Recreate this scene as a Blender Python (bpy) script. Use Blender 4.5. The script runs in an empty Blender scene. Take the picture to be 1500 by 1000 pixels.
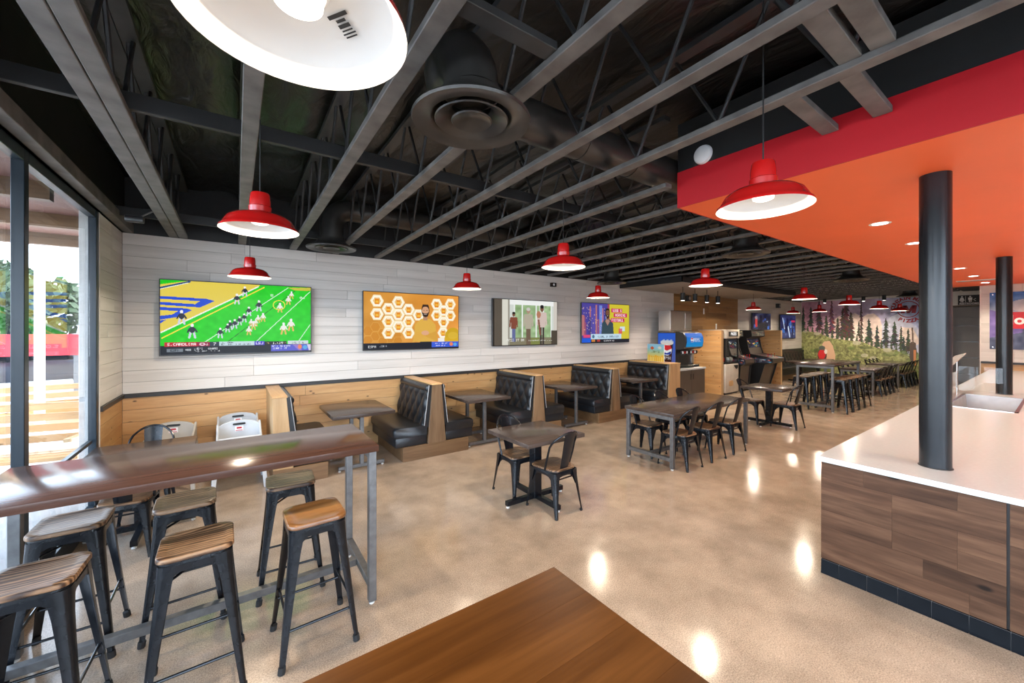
import bpy, bmesh, math, random
import numpy as np
from mathutils import Vector, Matrix

# ------------------------------------------------------------------ camera, light, exposure
SC = bpy.context.scene
COL = SC.collection
YAW = math.atan(405 / 575)
cam_data = bpy.data.cameras.new('camera')
cam_data.sensor_width = 36.0
cam_data.lens = 575 / 1500 * 36.0
cam_data.shift_y = -17 / 1500
cam_data.clip_start = 0.02
cam = bpy.data.objects.new('camera', cam_data)
cam.location = (0, 0, 1.87)
cam.rotation_euler = (math.pi / 2, 0, -YAW)
COL.objects.link(cam)
SC.camera = cam

EXPOSURE = 0.5
SC.view_settings.view_transform = 'Standard'
SC.view_settings.look = 'None'
SC.view_settings.gamma = 1.0
SC.view_settings.use_curve_mapping = False
SC.view_settings.exposure = EXPOSURE
SC.cycles.max_bounces = 8
SC.cycles.diffuse_bounces = 5
SC.cycles.glossy_bounces = 4
SC.cycles.transparent_max_bounces = 12
SC.cycles.sample_clamp_indirect = 6.0
SC.cycles.caustics_reflective = False
SC.cycles.caustics_refractive = False
SC.cycles.use_denoising = True

PENDANT_W = 21.0
DOWNLIGHT_W = 75.0
SKY = 44.0
LAMP_COLOR = (1.0, 0.83, 0.64)

world = bpy.data.worlds.new('world')
SC.world = world
world.use_nodes = True
wn = world.node_tree
bg = wn.nodes['Background']
sky = wn.nodes.new('ShaderNodeTexSky')
sky.sky_type = 'HOSEK_WILKIE'
sky.turbidity = 6.0
sky.ground_albedo = 0.5
sky.sun_direction = Vector((0.5, 0.4, 0.75)).normalized()
hz = wn.nodes.new('ShaderNodeHueSaturation')          # thin high cloud
hz.inputs['Saturation'].default_value = 0.6
wn.links.new(sky.outputs[0], hz.inputs['Color'])
wn.links.new(hz.outputs[0], bg.inputs[0])
bg.inputs[1].default_value = SKY

XL, W, FAR, BACK = -1.12, 6.6, 19.8, -3.2      # window wall, screen wall, mural wall, rear wall
JZ = 3.05                                        # underside of the joists
R = random.Random(7)


def area_portal(name, loc, rot, sx, sy):
    l = bpy.data.lights.new(name, 'AREA')
    l.shape = 'RECTANGLE'
    l.size, l.size_y = sx, sy
    l.cycles.is_portal = True
    o = bpy.data.objects.new(name, l)
    o.location, o.rotation_euler = loc, rot
    COL.objects.link(o)


area_portal('window_portal', (XL - 0.16, 1.2, 1.5), (0, -math.pi / 2, 0), 3.0, 8.9)
area_portal('window_portal', (1.1, BACK - 0.2, 1.5), (math.pi / 2, 0, 0), 4.4, 3.0)


# ------------------------------------------------------------------ mesh helpers
class MB:
    def __init__(s):
        s.v, s.f, s.m = [], [], []

    def add(s, vs, fs, mi=0, M=None):
        b = len(s.v)
        s.v += [tuple(M @ Vector(p)) for p in vs] if M is not None else [tuple(p) for p in vs]
        s.f += [[b + i for i in f] for f in fs]
        s.m += [mi] * len(fs)
        return s

    def box(s, x0, x1, y0, y1, z0, z1, mi=0, M=None):
        vs = [(x0, y0, z0), (x1, y0, z0), (x1, y1, z0), (x0, y1, z0), (x0, y0, z1), (x1, y0, z1), (x1, y1, z1), (x0, y1, z1)]
        fs = [(0, 3, 2, 1), (4, 5, 6, 7), (0, 1, 5, 4), (1, 2, 6, 5), (2, 3, 7, 6), (3, 0, 4, 7)]
        return s.add(vs, fs, mi, M)

    def loft(s, secs, mi=0, caps=True, closed=True, M=None):
        n = len(secs[0])
        vs = [p for q in secs for p in q]
        fs = []
        for k in range(len(secs) - 1):
            for i in range(n if closed else n - 1):
                j = (i + 1) % n
                fs.append((k * n + i, k * n + j, (k + 1) * n + j, (k + 1) * n + i))
        if caps and closed:
            fs.append(tuple(range(n - 1, -1, -1)))
            fs.append(tuple((len(secs) - 1) * n + i for i in range(n)))
        return s.add(vs, fs, mi, M)

    def prism(s, poly, axis, a, b, mi=0, M=None):
        def P(p, t):
            return {'x': (t, p[0], p[1]), 'y': (p[0], t, p[1]), 'z': (p[0], p[1], t)}[axis]
        return s.loft([[P(p, a) for p in poly], [P(p, b) for p in poly]], mi, M=M)

    def tube(s, pts, r, n=8, mi=0, M=None, caps=True):
        pts = [Vector(p) for p in pts]
        rs = r if isinstance(r, (list, tuple)) else [r] * len(pts)
        t = (pts[1] - pts[0]).normalized()
        up = Vector((0, 0, 1)) if abs(t.z) < 0.9 else Vector((1, 0, 0))
        a = t.cross(up).normalized()
        secs = []
        for i, p in enumerate(pts):
            if 0 < i < len(pts) - 1:
                t = ((pts[i] - pts[i - 1]).normalized() + (pts[i + 1] - pts[i]).normalized()).normalized()
            elif i:
                t = (pts[i] - pts[i - 1]).normalized()
            a = (a - t * a.dot(t)).normalized()
            b = t.cross(a)
            secs.append([p + (a * math.cos(2 * math.pi * k / n) + b * math.sin(2 * math.pi * k / n)) * rs[i] for k in range(n)])
        return s.loft(secs, mi, caps, M=M)

    def bar(s, p0, p1, w, h, mi=0):
        p0, p1 = Vector(p0), Vector(p1)
        t = (p1 - p0).normalized()
        up = Vector((0, 0, 1)) if abs(t.z) < 0.95 else Vector((0, 1, 0))
        a = t.cross(up).normalized() * w / 2
        b = a.cross(t).normalized() * h / 2
        return s.loft([[p - a - b, p + a - b, p + a + b, p - a + b] for p in (p0, p1)], mi)

    def lathe(s, prof, n=32, c=(0, 0, 0), mi=0, caps=False):
        secs = [[(c[0] + r * math.cos(2 * math.pi * k / n), c[1] + r * math.sin(2 * math.pi * k / n), c[2] + z) for k in range(n)] for r, z in prof]
        return s.loft(secs, mi, caps)

    def grid(s, fn, nu, nv, mi=0):
        vs = [fn(i / nu, j / nv) for j in range(nv + 1) for i in range(nu + 1)]
        fs = [(j * (nu + 1) + i, j * (nu + 1) + i + 1, (j + 1) * (nu + 1) + i + 1, (j + 1) * (nu + 1) + i) for j in range(nv) for i in range(nu)]
        return s.add(vs, fs, mi)

    def mesh(s, name, mats, bevel=0, seg=1, smooth=35):
        me = bpy.data.meshes.new(name)
        me.from_pydata(s.v, [], s.f)
        for m in (mats if isinstance(mats, (list, tuple)) else [mats]):
            me.materials.append(m)
        me.polygons.foreach_set('material_index', s.m)
        bm = bmesh.new()
        bm.from_mesh(me)
        bmesh.ops.recalc_face_normals(bm, faces=bm.faces)
        if bevel:
            es = [e for e in bm.edges if len(e.link_faces) == 2 and e.calc_face_angle(0) > 0.7]
            bmesh.ops.bevel(bm, geom=es, offset=bevel, segments=seg, affect='EDGES', profile=0.5, clamp_overlap=True)
        bm.to_mesh(me)
        bm.free()
        if smooth:
            me.polygons.foreach_set('use_smooth', [True] * len(me.polygons))
            me.set_sharp_from_angle(angle=math.radians(smooth))
        return me

    def build(s, name, mats, parent=None, loc=(0, 0, 0), rz=0, bevel=0, seg=1, smooth=35):
        return put(name, s.mesh(name, mats, bevel, seg, smooth), parent, loc, rz)


def put(name, me, parent=None, loc=(0, 0, 0), rz=0):
    o = bpy.data.objects.new(name, me)
    COL.objects.link(o)
    o.location = loc
    o.rotation_euler = (0, 0, rz)
    if parent:
        o.parent = parent
    return o


def tag(o, label, cat, group=None):
    o['label'] = label
    o['category'] = cat
    if group:
        o['group'] = group
    return o


def thing(name, label, cat, loc=(0, 0, 0), rz=0, group=None):
    return tag(put(name, None, None, loc, rz), label, cat, group)


def struct(o, label=None, cat=None):
    o['kind'] = 'structure'
    if label:
        o['label'] = label
        o['category'] = cat
    return o


def dup(o, loc=None, rz=None, label=None, group=None, parent=None):
    c = o.copy()
    COL.objects.link(c)
    if parent:
        c.parent = parent
    if loc is not None:
        c.location = loc
    if rz is not None:
        c.rotation_euler = (0, 0, rz)
    if label:
        c['label'] = label
    if group:
        c['group'] = group
    for ch in list(o.children):
        dup(ch, parent=c)
    return c


def rrect(w, h, r, n=4, cx=0, cy=0):
    out = []
    for sx, sy, a0 in ((1, 1, 0), (-1, 1, 90), (-1, -1, 180), (1, -1, 270)):
        for k in range(n + 1):
            a = math.radians(a0 + 90 * k / n)
            out.append((cx + sx * (w / 2 - r) + r * math.cos(a), cy + sy * (h / 2 - r) + r * math.sin(a)))
    return out


def text_geo(body, size, bold=0.0, align='CENTER', spacing=1.0):
    cu = bpy.data.curves.new('lettering', 'FONT')
    cu.body, cu.size, cu.offset = body, size, bold
    cu.align_x, cu.align_y = align, 'CENTER'
    cu.space_character = spacing
    cu.resolution_u = 3
    o = bpy.data.objects.new('lettering', cu)
    COL.objects.link(o)
    dg = bpy.context.evaluated_depsgraph_get()
    me = bpy.data.meshes.new_from_object(o.evaluated_get(dg))
    vs = [tuple(v.co) for v in me.vertices]
    fs = [tuple(p.vertices) for p in me.polygons]
    bpy.data.objects.remove(o)
    bpy.data.curves.remove(cu)
    bpy.data.meshes.remove(me)
    return vs, fs


def add_text(mb, body, size, M, bold=0.0, align='CENTER', sx=1.0, mi=0):
    vs, fs = text_geo(body, size, bold, align)
    mb.add([(x * sx, y, 0) for x, y, z in vs], fs, mi, M)


def plane_M(origin, ex, ey):
    ex, ey = Vector(ex), Vector(ey)
    ez = ex.cross(ey)
    M = Matrix((ex, ey, ez)).transposed().to_4x4()
    M.translation = Vector(origin)
    return M


# ------------------------------------------------------------------ materials
def srgb(r, g, b):
    def f(c):
        c /= 255
        return c / 12.92 if c <= 0.04045 else ((c + 0.055) / 1.055) ** 2.4
    return (f(r), f(g), f(b))


def base_mat(name):
    m = bpy.data.materials.new(name)
    m.use_nodes = True
    nt = m.node_tree
    return m, nt, nt.nodes['Principled BSDF']


def N(nt, t, **kw):
    n = nt.nodes.new('ShaderNode' + t)
    for k, v in kw.items():
        if k.startswith('i_'):
            n.inputs[k[2:].replace('_', ' ')].default_value = v
        else:
            setattr(n, k, v)
    return n


def ramp(nt, fac, stops):
    r = N(nt, 'ValToRGB')
    el = r.color_ramp.elements
    while len(el) < len(stops):
        el.new(0.5)
    for e, (p, c) in zip(el, stops):
        e.position = p
        e.color = (*c, 1)
    nt.links.new(fac, r.inputs[0])
    return r.outputs[0]


def mixc(nt, fac, a, b, mode='MIX'):
    m = N(nt, 'Mix', data_type='RGBA', blend_type=mode)
    for sock, v in ((m.inputs[0], fac), (m.inputs[6], a), (m.inputs[7], b)):
        if isinstance(v, bpy.types.NodeSocket):
            nt.links.new(v, sock)
        elif isinstance(v, tuple):
            sock.default_value = (*v, 1)
        else:
            sock.default_value = v
    return m.outputs[2]


def paint(name, c, rough=0.5, metal=0.0, var=0.12, scale=6.0, coat=0.0, bump=0.0, spec=0.5):
    """plain surface: a faint procedural mottling of colour and gloss"""
    m, nt, p = base_mat(name)
    tc = N(nt, 'TexCoord')
    no = N(nt, 'TexNoise', i_Scale=scale, i_Detail=4.0)
    nt.links.new(tc.outputs['Object'], no.inputs['Vector'])
    lo = tuple(x * (1 - var) for x in c)
    hi = tuple(min(1, x * (1 + var)) for x in c)
    nt.links.new(ramp(nt, no.outputs[0], [(0.3, lo), (0.7, hi)]), p.inputs['Base Color'])
    p.inputs['Roughness'].default_value = rough
    p.inputs['Metallic'].default_value = metal
    p.inputs['Coat Weight'].default_value = coat
    p.inputs['Coat Roughness'].default_value = 0.15
    p.inputs['Specular IOR Level'].default_value = spec
    if bump:
        b = N(nt, 'Bump', i_Strength=bump, i_Distance=0.01)
        nt.links.new(no.outputs[0], b.inputs['Height'])
        nt.links.new(b.outputs[0], p.inputs['Normal'])
    return m


def wood(name, dark, mid, light, axis='x', rough=0.4, grain=9.0, knots=None, pervar=0.35, stretch=0.06, coat=0.0, rings=0.0, spec=0.5, flat=None):
    """timber: stretched noise along the grain, optional knots, a shift of tone from piece to piece"""
    m, nt, p = base_mat(name)
    tc = N(nt, 'TexCoord')
    oi = N(nt, 'ObjectInfo')
    mul = N(nt, 'Math', operation='MULTIPLY')
    mul.inputs[1].default_value = 37.0
    nt.links.new(oi.outputs['Random'], mul.inputs[0])
    off = N(nt, 'VectorMath', operation='ADD')
    nt.links.new(tc.outputs['Object'], off.inputs[0])
    nt.links.new(mul.outputs[0], off.inputs[1])
    mp = N(nt, 'Mapping')
    mp.inputs['Scale'].default_value = {'x': (stretch, 1, 1), 'y': (1, stretch, 1), 'z': (1, 1, stretch)}[axis]
    nt.links.new(off.outputs[0], mp.inputs['Vector'])
    n1 = N(nt, 'TexNoise', i_Scale=grain, i_Detail=6.0, i_Roughness=0.6, i_Distortion=0.6)
    nt.links.new(mp.outputs[0], n1.inputs['Vector'])
    n2 = N(nt, 'TexNoise', i_Scale=grain * 9, i_Detail=3.0)
    nt.links.new(mp.outputs[0], n2.inputs['Vector'])
    ad = N(nt, 'Math', operation='MULTIPLY_ADD')
    ad.inputs[1].default_value = 0.3
    nt.links.new(n2.outputs[0], ad.inputs[0])
    nt.links.new(n1.outputs[0], ad.inputs[2])
    fac = ad.outputs[0]
    if rings:
        wv = N(nt, 'TexWave', wave_type='BANDS', bands_direction={'x': 'Y', 'y': 'X', 'z': 'X'}[axis], i_Scale=rings, i_Distortion=11.0, i_Detail=1.0)
        wv.inputs['Detail Scale'].default_value = 0.8
        nt.links.new(mp.outputs[0], wv.inputs['Vector'])
        ad2 = N(nt, 'Math', operation='MULTIPLY_ADD')
        ad2.inputs[1].default_value = 0.36
        nt.links.new(wv.outputs['Fac'], ad2.inputs[0])
        sub = N(nt, 'Math', operation='SUBTRACT')
        nt.links.new(fac, sub.inputs[0])
        sub.inputs[1].default_value = 0.20
        nt.links.new(sub.outputs[0], ad2.inputs[2])
        fac = ad2.outputs[0]
    col = ramp(nt, fac, [(0.42, dark), (0.62, mid), (0.82, light)])
    if knots:
        mk = N(nt, 'Mapping')
        mk.inputs['Scale'].default_value = {'x': [0.5, 1, 1], 'y': [1, 0.5, 1], 'z': [1, 1, 0.5]}[axis]
        nt.links.new(off.outputs[0], mk.inputs['Vector'])
        sp, cb = N(nt, 'SeparateXYZ'), N(nt, 'CombineXYZ')          # knots lie in the face of the board
        nt.links.new(mk.outputs[0], sp.inputs[0])
        for q, ax in enumerate([i for i in range(3) if 'xyz'[i] != flat][:2]):
            nt.links.new(sp.outputs[ax], cb.inputs[q])
        vo = N(nt, 'TexVoronoi', voronoi_dimensions='2D', i_Scale=knots, i_Randomness=1.0)
        nt.links.new(cb.outputs[0], vo.inputs['Vector'])
        kf = ramp(nt, vo.outputs['Distance'], [(0.025, (1, 1, 1)), (0.055, (0, 0, 0))])
        col = mixc(nt, kf, col, tuple(c * 0.3 for c in dark))
    vr = N(nt, 'MapRange')
    vr.inputs['To Min'].default_value = 1 - pervar
    vr.inputs['To Max'].default_value = 1 + pervar
    nt.links.new(oi.outputs['Random'], vr.inputs['Value'])
    hsv = N(nt, 'HueSaturation')
    nt.links.new(vr.outputs[0], hsv.inputs['Value'])
    nt.links.new(col, hsv.inputs['Color'])
    nt.links.new(hsv.outputs[0], p.inputs['Base Color'])
    p.inputs['Roughness'].default_value = rough
    p.inputs['Specular IOR Level'].default_value = spec
    p.inputs['Coat Weight'].default_value = coat
    p.inputs['Coat Roughness'].default_value = 0.12
    b = N(nt, 'Bump', i_Strength=0.15, i_Distance=0.003)
    nt.links.new(fac, b.inputs['Height'])
    nt.links.new(b.outputs[0], p.inputs['Normal'])
    return m


def glow(name, c, strength):
    m, nt, p = base_mat(name)
    p.inputs['Base Color'].default_value = (0.02, 0.02, 0.02, 1)
    p.inputs['Emission Color'].default_value = (*c, 1)
    p.inputs['Emission Strength'].default_value = strength
    return m


def thin_glass(name, tint=(0.93, 0.96, 0.97)):
    m = bpy.data.materials.new(name)
    m.use_nodes = True
    nt = m.node_tree
    nt.nodes.clear()
    out = N(nt, 'OutputMaterial')
    tr = N(nt, 'BsdfTransparent')
    tr.inputs[0].default_value = (*tint, 1)
    gl = N(nt, 'BsdfGlossy')
    gl.inputs['Roughness'].default_value = 0.01
    fr = N(nt, 'Fresnel')
    ge = N(nt, 'NewGeometry')
    mr = N(nt, 'MapRange')          # the same reflectance on both faces of the pane
    mr.inputs['To Min'].default_value = 1.5
    mr.inputs['To Max'].default_value = 1 / 1.5
    nt.links.new(ge.outputs['Backfacing'], mr.inputs['Value'])
    nt.links.new(mr.outputs[0], fr.inputs[0])
    mx = N(nt, 'MixShader')
    nt.links.new(fr.outputs[0], mx.inputs[0])
    nt.links.new(tr.outputs[0], mx.inputs[1])
    nt.links.new(gl.outputs[0], mx.inputs[2])
    nt.links.new(mx.outputs[0], out.inputs[0])
    return m


def print_mat(name, emit=0.0, rough=0.45):
    """flat print or screen picture, its colours carried by the faces"""
    m, nt, p = base_mat(name)
    at = N(nt, 'VertexColor', layer_name='print')
    p.inputs['Roughness'].default_value = rough
    if emit:
        p.inputs['Specular IOR Level'].default_value = 0.12
        p.inputs['Base Color'].default_value = (0.01, 0.01, 0.01, 1)
        nt.links.new(at.outputs[0], p.inputs['Emission Color'])
        p.inputs['Emission Strength'].default_value = emit
    else:
        nt.links.new(at.outputs[0], p.inputs['Base Color'])
    return m


SCREEN = 1.0 / 2 ** EXPOSURE
M = dict(
    black_steel=paint('black_steel', (0.007, 0.008, 0.010), 0.24, 0.0, 0.25, 14, spec=0.30),
    grey_steel=paint('grey_steel', (0.15, 0.15, 0.15), 0.40, 0.6, 0.2, 20),
    joist=paint('joist_paint', (0.125, 0.118, 0.110), 0.55, 0, 0.35, 7, bump=0.1),
    web=paint('web_paint', (0.032, 0.032, 0.032), 0.45, 0, 0.3, 9),
    duct=paint('duct_paint', (0.055, 0.052, 0.048), 0.30, 0.5, 0.25, 5),
    red=paint('red_enamel', (0.50, 0.008, 0.007), 0.25, 0, 0.05, 5, coat=0.5),
    shade_white=paint('shade_white', (0.86, 0.85, 0.82), 0.4, 0, 0.02, 5),
    cord=paint('cord_black', (0.01, 0.01, 0.01), 0.6),
    vinyl=paint('black_vinyl', (0.011, 0.013, 0.016), 0.36, 0, 0.2, 30, bump=0.05),
    piping=paint('piping', (0.42, 0.42, 0.42), 0.5),
    rubber=paint('rubber', (0.012, 0.012, 0.012), 0.8),
    glide=paint('glide', (0.75, 0.75, 0.72), 0.4),
    table_top=wood('walnut_laminate', (0.036, 0.016, 0.011), (0.058, 0.027, 0.018), (0.082, 0.040, 0.027), 'x', 0.17, 10, None, 0.05, 0.05, spec=0.17),
    dining_top=wood('grey_walnut_laminate', (0.040, 0.028, 0.022), (0.060, 0.043, 0.035), (0.082, 0.061, 0.051), 'x', 0.2, 10, None, 0.05, 0.05, spec=0.22),
    oak_top=wood('stained_top', (0.030, 0.0095, 0.0014), (0.052, 0.0175, 0.0026), (0.082, 0.030, 0.006), 'x', 0.4, 5, None, 0.13, 0.09, spec=0.07, flat='z'),
    seat=wood('elm_seat', (0.034, 0.016, 0.008), (0.120, 0.062, 0.030), (0.27, 0.155, 0.080), 'x', 0.38, 9, None, 0.14, 0.24, rings=13.0, spec=0.3),
    seat_honey=wood('honey_seat', (0.10, 0.038, 0.010), (0.20, 0.080, 0.022), (0.30, 0.135, 0.042), 'x', 0.30, 9, None, 0.05, 0.06, coat=0.3),
    pine=wood('pine', (0.36, 0.185, 0.068), (0.50, 0.28, 0.112), (0.60, 0.37, 0.165), 'x', 0.42, 4, 4.2, 0.14, 0.10, flat='y'),
    pine_y=wood('pine_cross', (0.36, 0.185, 0.068), (0.50, 0.28, 0.112), (0.60, 0.37, 0.165), 'y', 0.42, 4, 4.2, 0.14, 0.10, flat='x'),
    pine_z=wood('pine_upright', (0.33, 0.19, 0.085), (0.45, 0.28, 0.13), (0.56, 0.37, 0.19), 'z', 0.42, 4, None, 0.1, 0.10),
    oak=wood('oak_panel', (0.095, 0.050, 0.022), (0.15, 0.082, 0.037), (0.21, 0.122, 0.058), 'x', 0.45, 5, None, 0.15, 0.08),
    oak_z=wood('oak_upright', (0.10, 0.056, 0.026), (0.165, 0.098, 0.050), (0.23, 0.145, 0.078), 'z', 0.42, 6, None, 0.12, 0.10),
    amber=wood('amber_plank', (0.20, 0.105, 0.034), (0.27, 0.145, 0.050), (0.34, 0.19, 0.072), 'x', 0.45, 5, None, 0.18, 0.08),
    counter_wood=wood('counter_plank', (0.030, 0.014, 0.0075), (0.068, 0.033, 0.018), (0.115, 0.060, 0.034), 'y', 0.5, 6, 2.6, 0.15, 0.10, spec=0.2, flat='x'),
    white_plank=wood('whitewashed_plank', (0.52, 0.495, 0.465), (0.625, 0.60, 0.565), (0.69, 0.665, 0.63), 'x', 0.5, 7, None, 0.045, 0.04),
    white_plank_y=wood('whitewashed_plank_cross', (0.52, 0.495, 0.465), (0.625, 0.60, 0.565), (0.69, 0.665, 0.63), 'y', 0.5, 7, None, 0.07, 0.04),
    gap=paint('joint_backing', (0.30, 0.28, 0.26), 0.8),  # grey backing that shows in the joints between boards
    white_wall=paint('white_wall', (0.72, 0.69, 0.65), 0.6, 0, 0.03, 2),
    trim=paint('dark_trim', (0.022, 0.021, 0.020), 0.45),
    frame=paint('window_frame', (0.010, 0.018, 0.026), 0.32, 0.0, 0.1, 4, spec=0.35),
    glass=thin_glass('window_glass'),
    clear_glass=thin_glass('guard_glass', (0.97, 0.98, 0.98)),
    soffit=paint('lit_red_paint', (0.95, 0.150, 0.040), 0.5, 0, 0.03, 1.5),  # the soffit red turned orange: strong light painted into the underside
    fascia=paint('shaded_red_paint', (0.52, 0.004, 0.012), 0.55, 0, 0.04, 1.5),  # same red made darker: weaker light on the side face painted in
    black=paint('black_paint', (0.012, 0.012, 0.012), 0.55, 0, 0.3, 4),
    plastic=paint('black_plastic', (0.012, 0.012, 0.013), 0.3),
    quartz=paint('white_quartz', (0.52, 0.54, 0.535), 0.2, 0, 0.03, 40, spec=0.3),
    tile=paint('black_tile', (0.006, 0.007, 0.009), 0.2, 0, 0.2, 9, spec=0.025),
    grout=paint('grout', (0.12, 0.12, 0.12), 0.8),
    column=paint('column_paint', (0.014, 0.016, 0.019), 0.26, 0.1, 0.1, 5, spec=0.4),
    stainless=paint('stainless', (0.56, 0.55, 0.53), 0.25, 1.0, 0.06, 12),
    hc_white=paint('white_plastic', (0.50, 0.52, 0.54), 0.4),
    hc_beige=paint('beige_plastic', (0.45, 0.41, 0.35), 0.45),
    label_red=paint('label_red', (0.50, 0.02, 0.03), 0.5),
    label_white=paint('label_white', (0.85, 0.85, 0.85), 0.5),
    brown_door=paint('brown_laminate', (0.075, 0.055, 0.040), 0.45, 0, 0.1, 6),
    grey_door=paint('grey_door', (0.34, 0.315, 0.30), 0.5, 0, 0.06, 3),
    lamp=glow('lamp_glow', (1.0, 0.92, 0.80), 2.4),
    down=glow('downlight_glow', (1.0, 0.95, 0.86), 9.0),
    screen=print_mat('screen_picture', SCREEN, 0.25),
    backlit=print_mat('backlit_print', SCREEN * 0.75, 0.3),
    print=print_mat('print', 0, 0.45),
    ink_white=glow('screen_white', (0.95, 0.95, 0.95), SCREEN),
    ink_dark=paint('dark_ink', (0.02, 0.02, 0.02), 0.6),
)


def floor_material():
    m, nt, p = base_mat('polished_concrete')
    tc = N(nt, 'TexCoord')
    n1 = N(nt, 'TexNoise', i_Scale=0.55, i_Detail=8.0, i_Roughness=0.62, i_Distortion=0.4)
    n2 = N(nt, 'TexNoise', i_Scale=3.2, i_Detail=6.0, i_Roughness=0.6)
    n3 = N(nt, 'TexNoise', i_Scale=130.0, i_Detail=2.0)
    vo = N(nt, 'TexVoronoi', i_Scale=85.0)
    for n in (n1, n2, n3, vo):
        nt.links.new(tc.outputs['Object'], n.inputs['Vector'])
    a = ramp(nt, n1.outputs[0], [(0.32, (0.31, 0.235, 0.17)), (0.52, (0.40, 0.31, 0.23)), (0.7, (0.46, 0.365, 0.28))])
    b = ramp(nt, n2.outputs[0], [(0.35, (0.80, 0.80, 0.80)), (0.65, (1.08, 1.08, 1.08))])
    c = ramp(nt, n3.outputs[0], [(0.3, (0.70, 0.70, 0.70)), (0.7, (1.24, 1.24, 1.24))])
    d = ramp(nt, vo.outputs['Distance'], [(0.10, (0.70, 0.68, 0.66)), (0.24, (1, 1, 1))])
    x = mixc(nt, 1.0, a, b, 'MULTIPLY')
    x = mixc(nt, 1.0, x, c, 'MULTIPLY')
    x = mixc(nt, 0.85, x, d, 'MULTIPLY')
    nt.links.new(x, p.inputs['Base Color'])
    nt.links.new(ramp(nt, n2.outputs[0], [(0.3, (0.09, 0.09, 0.09)), (0.7, (0.17, 0.17, 0.17))]), p.inputs['Roughness'])
    p.inputs['Specular IOR Level'].default_value = 0.55
    return m


def deck_material():
    m, nt, p = base_mat('black_insulation_blanket')
    tc = N(nt, 'TexCoord')
    mp = N(nt, 'Mapping')
    mp.inputs['Scale'].default_value = (1, 0.35, 1)
    nt.links.new(tc.outputs['Object'], mp.inputs['Vector'])
    n1 = N(nt, 'TexNoise', i_Scale=5.0, i_Detail=5.0, i_Distortion=1.5)
    nt.links.new(mp.outputs[0], n1.inputs['Vector'])
    p.inputs['Base Color'].default_value = (0.010, 0.0095, 0.009, 1)
    p.inputs['Roughness'].default_value = 0.34
    b = N(nt, 'Bump', i_Strength=0.55, i_Distance=0.05)
    nt.links.new(n1.outputs[0], b.inputs['Height'])
    nt.links.new(b.outputs[0], p.inputs['Normal'])
    return m


# ------------------------------------------------------------------ the setting
floor = struct(MB().box(XL - 0.1, FAR + 1.6, BACK - 0.1, W + 0.1, -0.2, 0).build('floor', floor_material(), smooth=0))

ceiling = struct(MB().grid(lambda u, v: (XL - 0.1 + u * (FAR - XL + 0.2), BACK - 0.1 + v * (W - BACK + 0.2),
                                         3.74 + 0.0185 * (1 - v) * (W - BACK) + 0.035 * math.sin(u * 213) * math.cos(v * 9) - 0.03 * math.sin(v * 31 + u * 40)), 200, 40)
                 .build('ceiling', deck_material(), smooth=80))

# screen wall: backing, white planks above the rail, pine boards below, amber planks over the drinks and games
wall_screen = struct(MB().box(XL - 0.1, FAR + 0.1, W + 0.012, W + 0.2, 0, 3.9).build('wall_screen', M['gap'], smooth=0))
_plank = {}


def plank_run(name, wall, x0, x1, z0, z1, h, mat, lens, axis='x', at=W, t=0.012, seed=1, gap=0.003, face=-1, proud=0.002):
    """rows of boards on a wall: every board a part of its own"""
    rr = random.Random(seed)
    rows = max(1, round((z1 - z0) / h))
    h = (z1 - z0) / rows
    for k in range(rows):
        a = x0
        L = rr.choice(lens) * rr.uniform(0.3, 1)
        while a < x1 - 0.01:
            b = min(x1, a + L)
            if x1 - b < 0.25:
                b = x1
            ln = round(b - a, 2)
            key = (name, ln, round(h, 3), axis, mat.name, t)
            if key not in _plank:
                mb = MB()
                if axis == 'x':
                    mb.box(-(b - a) / 2 + gap / 2, (b - a) / 2 - gap / 2, 0, t, gap / 2, h - gap / 2)
                else:
                    mb.box(0, t, -(b - a) / 2 + gap / 2, (b - a) / 2 - gap / 2, gap / 2, h - gap / 2)
                _plank[key] = mb.mesh(name, mat, bevel=0.0015, smooth=0)
            d = rr.uniform(0, proud) * face
            put(name, _plank[key], wall, ((a + b) / 2, at + d, z0 + k * h) if axis == 'x' else (at + d, (a + b) / 2, z0 + k * h))
            a, L = b, rr.choice(lens)


LENS = (0.9, 1.4, 1.8, 2.3, 2.6)
plank_run('plank', wall_screen, XL, 10.38, 1.09, 3.05, 0.14, M['white_plank'], LENS, seed=3)
plank_run('plank', wall_screen, 14.2, FAR, 1.09, 3.05, 0.14, M['white_plank'], (1.8, 2.6), seed=5)
plank_run('amber_plank', wall_screen, 10.38, 14.2, 0.1, 3.05, 0.21, M['amber'], (1.3, 1.9, 2.6), seed=6)
plank_run('pine_board', wall_screen, XL, 8.4, 0.0, 1.04, 0.15, M['pine'], (1.8, 2.4, 2.9), seed=8)
plank_run('pine_board', wall_screen, 15.4, FAR, 0.0, 1.04, 0.26, M['pine'], (2.4,), seed=9)
struct(MB().box(XL, 8.6, W - 0.022, W, 1.04, 1.09).build('trim_1', M['trim'], bevel=0.003))
struct(MB().box(15.45, FAR, W - 0.022, W, 1.04, 1.09).build('trim_2', M['trim'], bevel=0.003))
struct(MB().box(XL, FAR, W + 0.002, W + 0.012, 3.05, 3.9).build('wall_upper', M['black'], smooth=0))

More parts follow.
